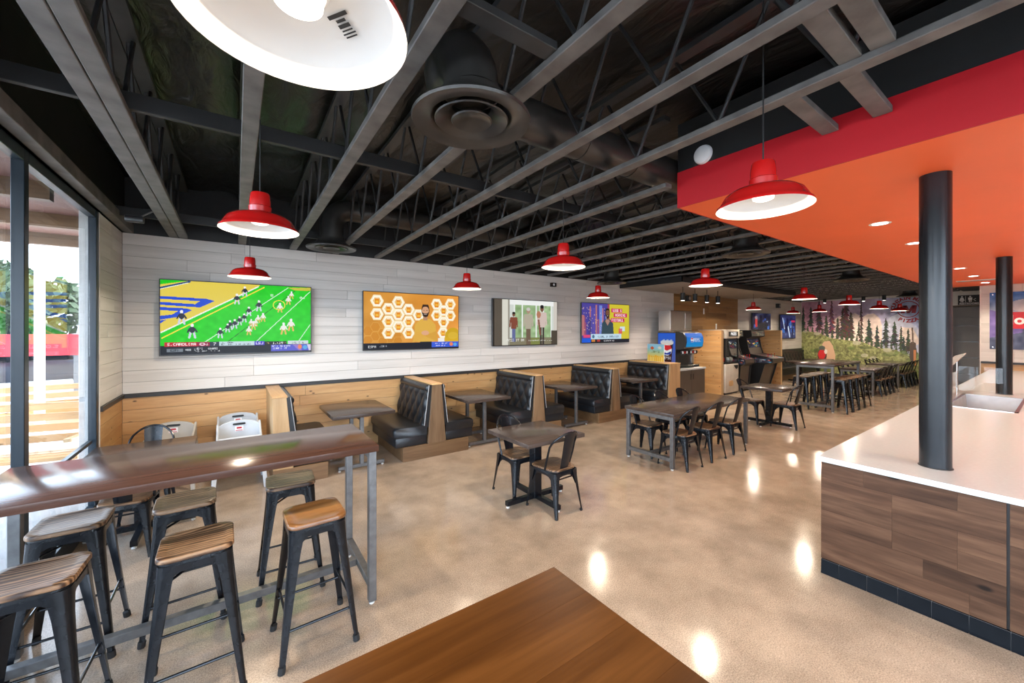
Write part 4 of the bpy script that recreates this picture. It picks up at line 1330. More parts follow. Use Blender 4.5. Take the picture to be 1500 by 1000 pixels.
def high_chair(x, y, rz, mat, label, z=0.0):
    t = thing('high_chair', label, 'high chair', (x, y, z), rz, 'stackable high chairs by the wall')
    sh = MB()
    secs = []
    for k in range(11):
        x = -0.21 + 0.042 * k
        y = 0.140 - 0.9 * x * x
        zt = 0.757 - 0.9 * x * x - (0.02 if abs(x) > 0.2 else 0)
        secs.append([(x, y, 0.49), (x, y + 0.02, 0.49), (x, y + 0.03, zt), (x, y + 0.01, zt)])
    sh.loft(secs)
    sh.build('back_shell', mat, t, bevel=0.004)
    for s in (1, -1):
        MB().loft([[(s * (0.20 + dx), y_, z_) for y_, z_ in ((-0.16, 0.50), (0.15, 0.50), (0.15, 0.735), (0.10, 0.70), (-0.02, 0.62), (-0.16, 0.58))] for dx in (0, 0.025)]).build('arm_side', mat, t, bevel=0.006)
        for sy in (1, -1):
            MB().bar((s * 0.21, sy * 0.14, 0.50), (s * 0.255, sy * 0.24, 0.0), 0.045, 0.035).build('leg', mat, t, bevel=0.006)
    MB().box(-0.2, 0.2, -0.16, 0.15, 0.47, 0.51).build('seat', mat, t, bevel=0.01)
    MB().tube([(-0.2, -0.16, 0.60), (0.2, -0.16, 0.60)], 0.018, 10).build('front_bar', mat, t)
    MB().prism(rrect(0.13, 0.022, 0.01, 4, 0, 0.712), 'y', 0.132, 0.152).build('handle_slot', M['ink_dark'], t)
    l = MB().box(-0.042, 0.042, 0.138, 0.146, 0.625, 0.685).build('warning_label', M['label_white'], t)
    MB().prism(rrect(0.055, 0.022, 0.01, 4, 0, 0.664), 'y', 0.1365, 0.139).build('label_mark', M['label_red'], l)
    MB().box(-0.035, 0.035, 0.1365, 0.139, 0.630, 0.638).build('label_line', M['label_red'], l)
    return t


high_chair(-0.63, 6.12, -0.1, M['hc_beige'], 'beige plastic high chair in the corner behind the window table')
high_chair(0.03, 6.30, 0.02, M['hc_white'], 'white plastic high chair standing nearest the pine wall')
high_chair(0.04, 5.76, 0.02, M['hc_white'], 'white plastic high chair parked in front of another white one')

# ------------------------------------------------------------------ booths
Y0 = 5.41
BL = W - Y0 - 0.004


def tufted(sgn):
    """buttoned back: diamond quilting over a leaning face, plain roll at the top"""
    def f(u, v):
        y = 0.03 + u * (BL - 0.04)
        z = 0.44 + v * 0.615
        lean = 0.150 - 0.075 * v
        a, b = y / 0.115, v * 0.615 / 0.17
        if v < 0.86:
            q = abs(math.sin(math.pi * (a + b) / 2)) * abs(math.sin(math.pi * (a - b) / 2))
            d = 0.036 * q ** 0.55
            d *= min(1, (0.86 - v) / 0.08 + 0.25)
        else:
            d = 0.030 * math.sin(min(1, (v - 0.86) / 0.14) * math.pi) ** 0.5 + 0.004
        e = min(u, 1 - u) * (BL - 0.04)
        d *= min(1, e / 0.03)
        return (sgn * (lean + 0.045 + d), y, z)
    mb = MB().grid(f, 72, 40)
    mb.loft([[(sgn * 0.10, 0.03, 0.44), (sgn * 0.195, 0.03, 0.44), (sgn * 0.12, 0.03, 1.055), (sgn * 0.06, 0.03, 1.055)],
             [(sgn * 0.10, BL - 0.01, 0.44), (sgn * 0.195, BL - 0.01, 0.44), (sgn * 0.12, BL - 0.01, 1.055), (sgn * 0.06, BL - 0.01, 1.055)]])
    return mb.mesh('backrest', M['vinyl'], smooth=60)


TUFT = {1: tufted(1), -1: tufted(-1)}


def booth(xc, label, sides=(-1, 1), y0=Y0, flat=None):
    t = thing('booth_bench', label, 'booth', (xc, y0, 0), 0, 'black tufted booth benches')
    xl = -0.52 if -1 in sides else -0.06
    xr = 0.53 if 1 in sides else 0.06
    if flat:
        xl, xr = min(xl, flat[0]), max(xr, flat[1])
    MB().box(xl, xr, 0.0, BL, 0.0, 0.20).build('plinth', M['oak'], t, bevel=0.003)
    a = 0.145 if -1 in sides else 0.06
    b = 0.145 if 1 in sides else 0.06
    if flat:
        pl = [(min(-a, flat[0]), 0.2), (max(b, flat[1]), 0.2), (max(0.07, flat[1]) if flat[1] > 0.1 else 0.07, 1.055), (min(-0.07, flat[0]) if flat[0] < -0.1 else -0.07, 1.055)]
    else:
        pl = [(-a, 0.2), (b, 0.2), (0.07, 1.055), (-0.07, 1.055)]
    MB().prism(pl, 'y', 0.0, BL).build('end_panel', M['oak_z'] if not flat else M['pine_z'], t, bevel=0.003)
    MB().prism([(pl[3][0] - 0.012, 1.055), (pl[2][0] + 0.012, 1.055), (pl[2][0] + 0.012, 1.075), (pl[3][0] - 0.012, 1.075)], 'y', -0.006, BL).build('top_cap', M['pine_y'], t, bevel=0.003)
    for s in sides:
        put('backrest', TUFT[s], t)
        MB().tube([(s * 0.19, 0.028, 0.46), (s * 0.115, 0.028, 1.05)], 0.005, 6).build('piping', M['piping'], t)
        seat = MB()
        def sec(y, g):
            prof = [(0.15, 0.335), (0.625 - g, 0.335), (0.64 - g, 0.36), (0.64 - g, 0.44 - g * .6), (0.615 - g, 0.472 - g * .6), (0.55, 0.482 - g * .4), (0.3, 0.478 - g * .4), (0.15, 0.465)]
            return [(s * x, y, z) for x, z in prof]
        seat.loft([sec(0.02, 0.02), sec(0.04, 0.004), sec(0.10, 0), sec(BL - 0.1, 0), sec(BL - 0.01, 0.004)])
        seat.build('seat_cushion', M['vinyl'], t, smooth=60)
        MB().box(min(s * 0.15, s * 0.615), max(s * 0.15, s * 0.615), 0.03, BL - 0.01, 0.20, 0.335).build('seat_base', M['vinyl'], t, bevel=0.012, seg=2)
    return t


booth(0.43, 'first black booth bench with pine end wall, beside the high chairs', (1,), flat=(-0.07, 0.07))
booth(2.45, 'double black tufted booth bench nearest the camera below the hexagon screen')
booth(4.40, 'double black tufted booth bench between the second and third screens')
booth(6.45, 'double black tufted booth bench below the talk show screen')
booth(8.44, 'last black tufted booth bench backing onto the drinks counter', (-1,), flat=(-0.07, 0.34))


def banquette(x0, x1, label):
    """straight bench with a buttoned back along the screen wall"""
    L = x1 - x0
    t = thing('banquette', label, 'bench', (x0, W - 0.03, 0))
    MB().box(0, L, -0.50, 0, 0, 0.20).build('plinth', M['oak'], t, bevel=0.003)
    def f(u, v):
        x, z = u * L, 0.44 + v * 0.60
        a, b = x / 0.15, v * 0.60 / 0.2
        d = 0.04 * (abs(math.sin(math.pi * (a + b) / 2)) * abs(math.sin(math.pi * (a - b) / 2))) ** 0.55 if v < 0.88 else 0.03
        return (x, -0.10 + 0.04 * v - d, z)
    MB().grid(f, 150, 24).box(0, L, -0.07, 0, 0.44, 1.04).build('backrest', M['vinyl'], t, smooth=60)
    MB().box(0, L, -0.56, -0.08, 0.34, 0.475).build('seat_cushion', M['vinyl'], t, bevel=0.03, seg=3)
    MB().box(0.01, L - 0.01, -0.54, -0.08, 0.20, 0.34).build('seat_base', M['vinyl'], t, bevel=0.01)


banquette(15.45, 19.7, 'long black tufted bench against the wall left of the mural')


def booth_table(x0, x1, label, y0=5.34, y1=6.36):
    cx = (x0 + x1) / 2
    a = (x1 - x0) / 2
    t = thing('booth_table', label, 'table', (cx, y0, 0))
    L = y1 - y0
    top = [(-a, 0.0), (a, 0.0), (a, L - 0.06), (a - 0.06, L), (-a + 0.06, L), (-a, L - 0.06)]
    MB().prism(top, 'z', 0.725, 0.768).build('tabletop', M['dining_top'], t, bevel=0.003, seg=2)
    for y in (0.19, L - 0.25):
        MB().box(-0.025, 0.025, y - 0.025, y + 0.025, 0.06, 0.69).build('post', M['grey_steel'], t, bevel=0.003)
        MB().box(-0.30, 0.30, y - 0.025, y + 0.025, 0.022, 0.068).build('foot', M['grey_steel'], t, bevel=0.003)
        for x in (-0.28, 0.28):
            MB().lathe([(0.0, 0.0), (0.017, 0.0), (0.019, 0.008), (0.008, 0.012), (0.008, 0.03)], 12, (x, y, 0)).build('glide', M['glide'], t)
        MB().box(-0.30, 0.30, y - 0.02, y + 0.02, 0.69, 0.725).build('top_bar', M['grey_steel'], t, bevel=0.003)
    MB().box(-0.02, 0.02, 0.21, L - 0.27, 0.64, 0.69).build('beam', M['black_steel'], t, bevel=0.003)
    return t


booth_table(1.0, 1.80, 'dark booth table nearest the camera, left of the first tufted double bench')
booth_table(2.94, 3.74, 'dark booth table between the first and second double benches')
booth_table(5.02, 5.82, 'dark booth table between the second and third double benches')
booth_table(7.04, 7.80, 'dark booth table before the last bench by the drinks station')
pedestal_table(16.6, 5.55, 'small dark table in front of the far wall bench, nearer the games')
pedestal_table(18.3, 5.55, 'small dark table in front of the far wall bench, nearer the mural')

# ------------------------------------------------------------------ service counter
CY = 1.105
top = tag(MB().box(3.672, 7.44, BACK + 0.3, CY + 0.017, 0.862, 0.90).box(9.05, PX - 0.02, BACK + 0.3, CY + 0.017, 0.862, 0.90)
          .box(7.44, 9.05, 0.93, CY + 0.017, 0.862, 0.90).box(7.44, 9.05, BACK + 0.3, 0.34, 0.862, 0.90)
          .build('countertop', M['quartz'], smooth=0), 'long white quartz countertop with two dark columns rising through it', 'countertop')
base = thing('counter_base', 'plank-clad counter base with black tile kick below the white top', 'counter', (3.72, CY, 0))
MB().box(0.0, PX - 3.74, BACK + 0.3 - CY, -0.012, 0.0, 0.66).box(0.0, 3.70, BACK + 0.3 - CY, -0.012, 0.66, 0.862).box(5.34, PX - 3.74, BACK + 0.3 - CY, -0.012, 0.66, 0.862).box(3.70, 5.34, BACK + 0.3 - CY, -0.78, 0.66, 0.862).box(3.70, 5.34, -0.16, -0.012, 0.66, 0.862).build('carcass', M['trim'], base, smooth=0)
rr = random.Random(41)
rows = 6
hh = (0.858 - 0.112) / rows
for (ya, yb) in ((0.212, CY), (-1.0, 0.200), (BACK + 0.3, -1.012)):
    for k in range(rows):
        y = yb
        L = rr.choice((0.25, 0.4, 0.55, 0.75)) 
        while y > ya + 0.001:
            e = max(ya, y - L)
            if e - ya < 0.12:
                e = ya
            MB().box(-0.018 - rr.uniform(0, 0.0008), 0, -(y - e) / 2 + 0.0004, (y - e) / 2 - 0.0004, 0.0004, hh - 0.0004).build('plank', M['counter_wood'], base, (0, (y + e) / 2 - CY, 0.112 + k * hh), smooth=0)
            y, L = e, rr.choice((0.3, 0.45, 0.65, 0.9))
MB().box(-0.018, PX - 3.74, -0.012, 0, 0.112, 0.858).build('side_panel', M['counter_wood'], base)
edges = [0.0, -0.109] + [-0.109 - 0.160 * k for k in range(1, 15)]
tile_me = {}
for a, b in zip(edges[:-1], edges[1:]):
    w = round(a - b, 3)
    if w not in tile_me:
        prof = [(0.0, 0.0), (-0.032, 0.0), (-0.030, 0.006), (-0.024, 0.016), (-0.022, 0.094), (-0.018, 0.102), (0.0, 0.106)]
        tile_me[w] = MB().prism(prof, 'y', -w / 2 + 0.0015, w / 2 - 0.0015).mesh('tile', M['tile'], smooth=40)
    m_ = MB()
    put('tile', tile_me[w], base, ((0.0, 0, 0))[0:0] or (0.0, (a + b) / 2, 0.001))
MB().box(-0.017, 0.0, edges[-1], 0, 0.0, 0.104).build('grout', M['grout'], base)


def column(x, y, label):
    t = thing('column', label, 'column', (x, y, 0.9))
    MB().lathe([(0.082, 0.0), (0.082, SZ - 0.9)], 40).build('shaft', M['column'], t, smooth=60)
    MB().lathe([(0.082, 0.0), (0.088, 0.0), (0.088, 0.004), (0.082, 0.006)], 40).build('sealant_ring', M['trim'], t, smooth=60)


column(4.064, 0.548, 'near round dark steel column standing through the white countertop')
column(9.50, 0.567, 'far round dark steel column standing through the white countertop')
well = thing('drop_in_well', 'stainless drop-in cold well sunk in the white countertop', 'cold well', (8.24, 0.635, 0.9))
a, b = 0.80, 0.295
MB().box(-a, a, -b, -b + 0.03, -0.004, 0.006).box(-a, a, b - 0.03, b, -0.004, 0.006).box(-a, -a + 0.03, -b, b, -0.004, 0.006).box(a - 0.03, a, -b, b, -0.004, 0.006).build('rim', M['stainless'], well)
pan = MB()
v = [(-a + .03, -b + .03, 0), (a - .03, -b + .03, 0), (a - .03, b - .03, 0), (-a + .03, b - .03, 0), (-a + .06, -b + .05, -.22), (a - .06, -b + .05, -.22), (a - .06, b - .05, -.22), (-a + .06, b - .05, -.22)]
pan.add(v, [(4, 5, 6, 7), (0, 1, 5, 4), (1, 2, 6, 5), (2, 3, 7, 6), (3, 0, 4, 7)])
pan.build('basin', paint('brushed_basin', (0.40, 0.39, 0.38), 0.35, 0.3), well, smooth=0)
g = thing('sneeze_guard', 'clear glass sneeze guard with pale top shelf behind the near column', 'sneeze guard', (7.2, 1.02, 0.9))
for x in (0.0, 2.1):
    MB().tube([(x, 0, 0), (x, 0, 0.34 + 0.10 * x)], 0.011, 10).build('post', M['stainless'], g)
MB().box(0.0, 2.1, -0.004, 0.004, 0.06, 0.32).build('front_pane', M['clear_glass'], g)
MB().box(2.12, 2.128, -0.45, 0.0, 0.02, 0.40).build('end_pane', M['clear_glass'], g)
MB().loft([[(x, 0.03, z), (x, -0.09, z + 0.05), (x, -0.09, z + 0.07), (x, 0.03, z + 0.02)] for x, z in ((-0.05, 0.33), (2.15, 0.54))]).build('top_shelf', M['quartz'], g, bevel=0.003)

# ------------------------------------------------------------------ drinks station
XA, XB = 8.80, 10.06
cab = thing('drinks_cabinet', 'brown cabinet with white top carrying the drink dispenser', 'cabinet', (XA, 5.50, 0))
MB().box(0.0, XB - XA, 0.02, W - 5.52, 0.08, 0.86).build('body', M['brown_door'], cab)
MB().box(0.02, XB - XA - 0.02, 0.06, 0.9, 0.0, 0.08).build('plinth', M['trim'], cab)
nd = 2
for k in range(nd):
    w = (XB - XA) / nd
    d = MB().box(k * w + 0.004, (k + 1) * w - 0.004, 0.0, 0.02, 0.09, 0.855).build('door', M['brown_door'], cab, bevel=0.002)
    MB().tube([(k * w + (0.06 if k % 2 else w - 0.06), -0.015, 0.62), (k * w + (0.06 if k % 2 else w - 0.06), -0.015, 0.76)], 0.006, 6).build('handle', M['black_steel'], d)
MB().box(0.0, XB - XA, -0.03, W - 5.52, 0.86, 0.905).build('worktop', M['quartz'], cab, bevel=0.003)

DW = 0.84
disp = thing('drink_dispenser', 'drink dispenser with blue illuminated header and cola advert on its side', 'drink dispenser', (9.196, 5.70, 0.905))
MB().box(0.0, DW, 0.10, 0.62, 0.0, 0.90).build('body', M['plastic'], disp, bevel=0.01)
MB().box(0.0, DW, -0.06, 0.10, 0.0, 0.06).build('drip_tray', M['black_steel'], disp, bevel=0.006)
hp = [(0.10, 0.46), (-0.08, 0.47), (-0.15, 0.53), (-0.18, 0.66), (-0.17, 0.78), (-0.12, 0.88), (0.0, 0.92), (0.10, 0.92)]
MB().prism(hp, 'x', 0.0, DW).build('header_hood', M['plastic'], disp, smooth=50)
p = Pic(60, 30, 0, 0, 600, 300, (16, 110, 214))
p.a[:, :, 1] += (p.Y / 300 * 40); p.a[:, :, 2] += 20 - p.Y / 300 * 20
p.ell(190, 160, 50, 52, (240, 240, 245)); p.poly([(145, 135), (190, 108), (236, 138), (190, 150)], (214, 30, 50)); p.poly([(145, 185), (190, 178), (236, 176), (190, 212)], (20, 60, 170))
p.text('PEPSI', 385, 160, 80, (250, 250, 255), .8)
def hood_pt(u, v_):
    q = [(-0.152, 0.53), (-0.182, 0.66), (-0.172, 0.78), (-0.122, 0.88)]
    t_ = (1 - v_) * 3
    i_ = min(2, int(t_))
    f_ = t_ - i_
    return (0.05 + (DW - 0.07) * u, q[i_][0] * (1 - f_) + q[i_ + 1][0] * f_ - 0.002, q[i_][1] * (1 - f_) + q[i_ + 1][1] * f_)
me = p.mesh('header_print', M['backlit'], (0, 0, 1), (1, 0, 0), (0, 0, -1))
for vx in me.vertices:
    vx.co = hood_pt(vx.co.x, 1 - vx.co.z)
put('header_print', me, disp)
for k in range(8):
    n = MB().lathe([(0.018, 0), (0.02, 0.05), (0.028, 0.06), (0.028, 0.10)], 10, (0.09 + k * 0.094, -0.02, 0.33)).build('nozzle', M['plastic'], disp)
    MB().box(0.07 + k * 0.094, 0.11 + k * 0.094, -0.055, -0.045, 0.36, 0.42).build('valve_badge', (M['label_white'], M['red'], M['label_white'], M['plastic'])[k % 4], n)
MB().box(0.72, 0.83, 0.085, 0.10, 0.08, 0.44).build('backsplash', M['stainless'], disp)
p = Pic(48, 78, 0, 0, 270, 430, (30, 96, 190))
p.a[:, :, 2] += 30 - p.Y / 430 * 60; p.a[:, :, 0] += p.Y / 430 * 60
p.poly([(45, 130), (235, 130), (205, 430), (75, 430)], (58, 26, 20)); p.ell(140, 130, 100, 32, (226, 216, 206))
for k in range(10):
    p.ell(55 + k * 19, 118 - (k % 3) * 10, 18, 16, (205, 214, 226), .8)
p.ell(140, 225, 74, 74, (245, 245, 248)); p.poly([(68, 205), (90, 160), (190, 160), (213, 205), (140, 235)], (210, 36, 44)); p.poly([(70, 250), (140, 265), (212, 235), (190, 285), (90, 288)], (26, 62, 160))
p.text('PEPSI', 140, 330, 34, (245, 245, 250), .9); p.poly([(0, 430), (80, 330), (110, 430)], (205, 90, 70))
put('side_advert', p.mesh('side_advert', M['backlit'], (-0.003, 0.60, 0.88), (0, -0.50, 0), (0, 0, -0.84)), disp)
ice = thing('ice_maker', 'stainless ice maker box on top of the drink dispenser', 'ice maker', (9.22, 5.96, 1.828))
MB().box(0, 1.0, 0.0, 0.34, 0.02, 0.55).build('cabinet', M['stainless'], ice, bevel=0.006)
MB().box(-0.006, 0.0, 0.0, 0.34, 0.02, 0.55).build('side_panel', M['grey_door'], ice)
MB().box(0.68, 0.96, -0.008, 0.0, 0.08, 0.50).build('front_panel', M['stainless'], ice, bevel=0.004)
MB().box(-0.02, 1.0, -0.02, 0.36, 0.0, 0.02).build('base_plate', M['trim'], ice)
p = Pic(44, 40, 0, 0, 440, 400, (150, 205, 225))
p.a[:, :, 0] += np.clip((p.Y - 120) * .5, 0, 90); p.a[:, :, 2] -= np.clip((p.Y - 80) * .6, 0, 150)
p.ell(130, 90, 48, 36, (214, 90, 40)); p.ell(330, 80, 46, 30, (230, 226, 205)); p.text('LEMONADE', 220, 175, 44, (110, 130, 60), .75)
for k in range(7):
    p.rect(30 + k * 58, 250 + (k % 3) * 16, 72 + k * 58, 400, (238, 180, 40)); p.rect(36 + k * 58, 300, 50 + k * 58, 400, (250, 222, 140))
cd = thing('drink_advert', 'yellow and blue drink advert card standing on the last booth wall', 'advert card', (8.62, 5.98, 1.075))
MB().box(0, 0.012, -0.24, 0.24, 0, 0.44).build('card', M['label_white'], cd)
put('card_print', p.mesh('card_print', M['print'], (-0.002, 0.235, 0.435), (0, -0.47, 0), (0, 0, -0.43)), cd)

# ------------------------------------------------------------------ pine partitions and games
def partition(x, label):
    t = thing('partition', label, 'partition', (x, 5.70, 0))
    n = 12
    h = 1.855 / n
    for k in range(n):
        MB().box(0, 0.012, 0.012, W - 5.72, k * h + 0.0015, (k + 1) * h - 0.0015).build('pine_board', M['pine_y'], t, bevel=0.0012, smooth=0)
    MB().box(0.012, 0.098, 0.012, W - 5.72, 0, 1.853).build('core', M['gap'], t)
    MB().box(0.0, 0.11, 0.0, 0.012, 0, 1.855).build('end_board', M['pine_z'], t, bevel=0.002)
    MB().box(0.098, 0.11, 0.012, W - 5.72, 0, 1.855).build('rear_face', M['pine_y'], t)
    return t


partition(11.31, 'pine board partition between drinks station and games')
partition(15.3, 'pine board partition at the far end of the games bay')
cl = thing('crane_game', 'white prize crane game beside the pine partition', 'arcade game', (11.47, 5.66, 0))
MB().box(0, 0.76, 0, 0.85, 0.05, 0.88).build('lower_cabinet', M['hc_beige'], cl, bevel=0.02, seg=2)
MB().box(0.05, 0.71, 0.03, 0.8, 0, 0.05).build('plinth', M['trim'], cl)
MB().box(0.02, 0.74, 0.02, 0.83, 0.88, 0.92).build('deck', M['plastic'], cl)
for x in (0.0, 0.72):
    for y in (0.0, 0.80):
        MB().box(x, x + 0.04, y, y + 0.04, 0.9, 1.62).build('corner_post', M['plastic'], cl)
MB().box(0.04, 0.72, 0.005, 0.012, 0.92, 1.62).build('front_pane', M['glass'], cl)
MB().box(0.0, 0.76, 0.84, 0.85, 0.9, 1.62).build('rear_panel', M['plastic'], cl)
MB().box(0, 0.76, -0.03, 0.85, 1.62, 1.88).build('header', M['hc_beige'], cl, bevel=0.02, seg=2)
MB().box(0.1, 0.66, -0.035, -0.03, 1.68, 1.82).build('header_sign', M['ink_dark'], cl)
vs, fs = text_geo('PRIZES', 0.11, 0.004)
MB().add([(x * 1.0, 0, y) for x, y, z in vs], fs, 0, Matrix.Translation((0.38, -0.037, 1.75))).build('header_lettering', M['ink_white'], cl, smooth=0)
MB().prism(rrect(0.24, 0.16, 0.06, 5, 0.30, 0.32), 'y', -0.01, 0.0).build('prize_door', M['pine_z'], cl)
MB().prism([(0.45, 0.84), (0.70, 0.84), (0.70, 0.76), (0.60, 0.72)], 'y', -0.012, 0.0).build('coin_panel', M['plastic'], cl)
MB().tube([(0.38, 0.4, 1.62), (0.38, 0.4, 1.40)], 0.015, 8).lathe([(0.05, 0.0), (0.04, 0.06), (0.0, 0.07)], 12, (0.38, 0.4, 1.34)).build('claw', M['stainless'], cl)
rr = random.Random(3)
for k in range(3):
    tag(MB().lathe([(0.0, 0.0), (0.06, 0.02), (0.08, 0.07), (0.06, 0.13), (0.0, 0.15)], 12).build('plush_ball', [M['red'], M['hc_white'], M['hc_beige'], M['pine_z']][k % 4], None,
        (11.47 + 0.14 + 0.22 * (k % 3) + rr.uniform(-.02, .02), 5.66 + 0.16 + 0.24 * (k // 3), 0.92)), '%s plush ball prize lying inside the crane game' % ('red', 'white', 'tan')[k], 'toy', 'prizes in the crane game')


def arcade(name, label, x, w, y, depth, seed, deck=0.0, side=(14, 15, 18)):
    """upright video game: side profile with marquee, recessed screen and protruding control deck; front towards -y"""
    t = thing(name, label, 'arcade game', (x, y, 0))
    D = depth
    prof = [(D, 0), (D, 1.86), (0.32, 1.86), (0.30, 1.66), (0.46, 1.60), (0.40, 1.28), (0.34, 1.10), (-deck, 0.98), (-deck - 0.02, 0.86), (0.10 - deck * .6, 0.78), (0.14, 0.0)]
    for xx in (0, w - 0.025):
        MB().prism(prof, 'x', xx, xx + 0.025).build('side_panel', M['plastic'], t, smooth=0)
    core = [(D - .02, 0.02), (D - .02, 1.84), (0.34, 1.84), (0.33, 1.67), (0.50, 1.58), (0.43, 1.28), (0.36, 1.08), (-deck + .02, 0.96), (-deck + .02, 0.86), (0.13 - deck * .5, 0.76), (0.17, 0.02)]
    MB().prism(core, 'x', 0.025, w - 0.025).build('cabinet', M['brown_door'], t, smooth=0)
    rr = random.Random(seed)
    def art(pw, ph, cols, bgc):
        q = Pic(pw, ph, 0, 0, 100, 100, bgc)
        q.rng = np.random.default_rng(seed)
        q.a += q.noise(18, (8, 6))[..., None]
        for k in range(18):
            xx, yy = rr.uniform(0, 90), rr.uniform(10, 85)
            q.poly([(xx, yy), (xx + rr.uniform(6, 26), yy + rr.uniform(-10, 8)), (xx + rr.uniform(2, 20), yy + rr.uniform(6, 22))], rr.choice(cols), .85)
        return q
    cols = [(190, 40, 40), (60, 170, 190), (230, 190, 60), (240, 235, 220), (40, 60, 120), (150, 60, 150)]
    put('marquee', art(40, 14, [(225, 205, 150), (150, 60, 50), (60, 60, 60)], (90, 84, 70)).mesh('marquee', M['backlit'], (0.03, 0.318, 1.84), (w - 0.06, 0, 0), (0, -0.01, -0.17)), t)
    put('screen', art(36, 28, cols, (26, 30, 46)).mesh('screen', M['screen'], (0.06, 0.492, 1.57), (w - 0.12, 0, 0), (0, -0.066, -0.28)), t)
    put('control_art', art(40, 22, cols, (60, 40, 44)).mesh('control_art', M['print'], (0.03, 0.335, 1.084), (w - 0.06, 0, 0), (0, -0.32 - deck, -0.113)), t)
    put('side_art', art(44, 24, [(190, 40, 50), (90, 190, 215), (210, 90, 60), (40, 60, 90), (190, 190, 190)], (40, 40, 52)).mesh('side_art', M['backlit'], (-0.002, 0.40, 0.99), (0, -0.40 - deck * .9, 0), (0, 0, -0.16)), t)
    for k in range(3):
        MB().tube([(w * (0.25 + 0.25 * k), 0.08 - deck * .5, 0.99), (w * (0.25 + 0.25 * k), 0.07 - deck * .5, 1.09)], 0.006, 6).lathe([(0, 0.0), (0.018, 0.012), (0.0, 0.034)], 10, (w * (0.25 + 0.25 * k), 0.07 - deck * .5, 1.085)).build('joystick', M['red'], t)
    return t


arcade('arcade_cabinet', 'narrow dark arcade cabinet between the crane game and the large one', 12.42, 0.68, 5.62, 0.9, 5, 0.05)
arcade('arcade_cabinet', 'large dark arcade cabinet with glowing side art in the games bay', 13.62, 0.95, 5.60, 0.92, 8, 0.30)

# ------------------------------------------------------------------ mural
MYL, MYR = W - 0.01, 2.46
MZ0, MZ1 = 0.12, 3.05
mw, mh = 400, 230
p = Pic(mw, mh, 0, 0, 1, 1, (150, 150, 165))
_s, _c = math.sin(YAW), math.cos(YAW)
yy = MYL + (MYR - MYL) * p.X
zz = MZ1 + (MZ0 - MZ1) * p.Y
dd = FAR * _s + yy * _c
p.X = ((750 + 575 * (FAR * _c - yy * _s) / dd) - 1140) * 6.25
p.Y = ((483 - 575 * (zz - 1.87) / dd) - 410) * 6.25
X_, Y_ = p.X, p.Y
n1, n2 = p.noise(22, (14, 8)), p.noise(14, (60, 36))
t_ = np.clip((X_ - 150) / 1000, 0, 1)[..., None]
p.a[:] = np.array([186, 132, 146]) * (1 - t_) + np.array([142, 148, 176]) * t_  # pink reflected light at the upper left painted into the print
p.a += (n1 * 0.9 + n2 * 0.5)[..., None]
p.poly([(420, 420), (560, 330), (650, 330), (700, 300), (770, 340), (820, 310), (880, 308), (930, 350), (960, 450), (960, 640), (420, 640)], (196, 178, 170))
p.poly([(950, 400), (1040, 330), (1120, 300), (1200, 380), (1260, 430), (1330, 500), (1420, 560), (1600, 640), (1600, 700), (950, 700)], (166, 168, 184))
p.poly([(1190, 250), (1340, 200), (1600, 230), (1600, 600), (1300, 480)], (126, 140, 174), .6)
p.poly([(1120, 430), (1230, 440), (1310, 580), (1180, 620), (1100, 560)], (206, 186, 170), .8)
p.a += (n2 * 0.8)[..., None] * (Y_ > 300)[..., None]
def tree(x, top, base_, w, c):
    h = base_ - top
    rr = random.Random(int(x * 7 + top))
    p.line(x, top, x, base_ + 10, max(5, w * .07), (40, 33, 30))
    n = 20
    for k in range(n):
        f = (k + 1) / n
        y = top + h * .95 * f
        for sg in (-1, 1):
            ww = w * (0.07 + 0.40 * f ** .8) * rr.uniform(.45, 1.25)
            cc = tuple(v * rr.uniform(.65, 1.3) for v in c)
            p.poly([(x - sg * w * .04, y - h * .09), (x + sg * ww * .55, y - h * .03), (x + sg * ww, y + h * rr.uniform(-.01, .03)), (x + sg * ww * .4, y + h * .012), (x - sg * w * .03, y + h * .01)], cc)
G1, G2 = (50, 56, 40), (40, 50, 42)
p.poly([(640, 330), (720, 360), (760, 470), (820, 560), (640, 560), (560, 470)], (222, 206, 196), .9)
p.poly([(420, 400), (520, 380), (560, 520), (420, 500)], (206, 184, 178), .7)
for x, a, b, w, c in ((200, 290, 520, 90, (36, 46, 36)), (230, 250, 500, 70, (44, 52, 40)), (300, 250, 430, 90, (40, 50, 40)), (375, 170, 470, 110, (58, 40, 46)), (440, 330, 500, 80, G1), (490, 190, 500, 100, (92, 52, 62)), (545, 350, 520, 80, G1),
                      (620, 200, 540, 190, (86, 48, 50)), (590, 260, 540, 110, (64, 50, 46)), (665, 300, 540, 120, (64, 54, 48)), (760, 190, 580, 60, (70, 52, 50)), (740, 380, 520, 60, G1), (830, 360, 580, 120, G2), (905, 420, 620, 90, G2), (985, 355, 610, 120, G2), (1065, 385, 610, 110, G2),
                      (1125, 430, 640, 80, G1), (1190, 450, 660, 90, G1), (1150, 520, 660, 70, G2), (1320, 600, 700, 60, G2)):
    tree(x, a, b, w, c)
g0 = (124, 126, 78)
for k in range(26):
    xx = 180 + k * 45
    tree(xx, np.interp(xx, [100, 600, 900, 1350], [400, 470, 540, 640]) , np.interp(xx, [100, 600, 900, 1350], [500, 560, 640, 740]), 60, (58, 66, 44))
p.poly([(100, 480), (260, 470), (370, 480), (470, 530), (620, 550), (780, 570), (900, 620), (1080, 640), (1200, 700), (1320, 720), (1600, 780), (1600, 1500), (100, 1500)], g0)
hill = (np.interp(X_, [100, 260, 370, 470, 620, 780, 900, 1080, 1200, 1320, 1600], [480, 470, 480, 530, 550, 570, 620, 640, 700, 720, 780]) < Y_)
p.a += ((p.noise(20, (70, 46)) + p.noise(14, (150, 90))))[..., None] * np.array([1, 1.05, .7]) * hill[..., None]
rr = random.Random(9)
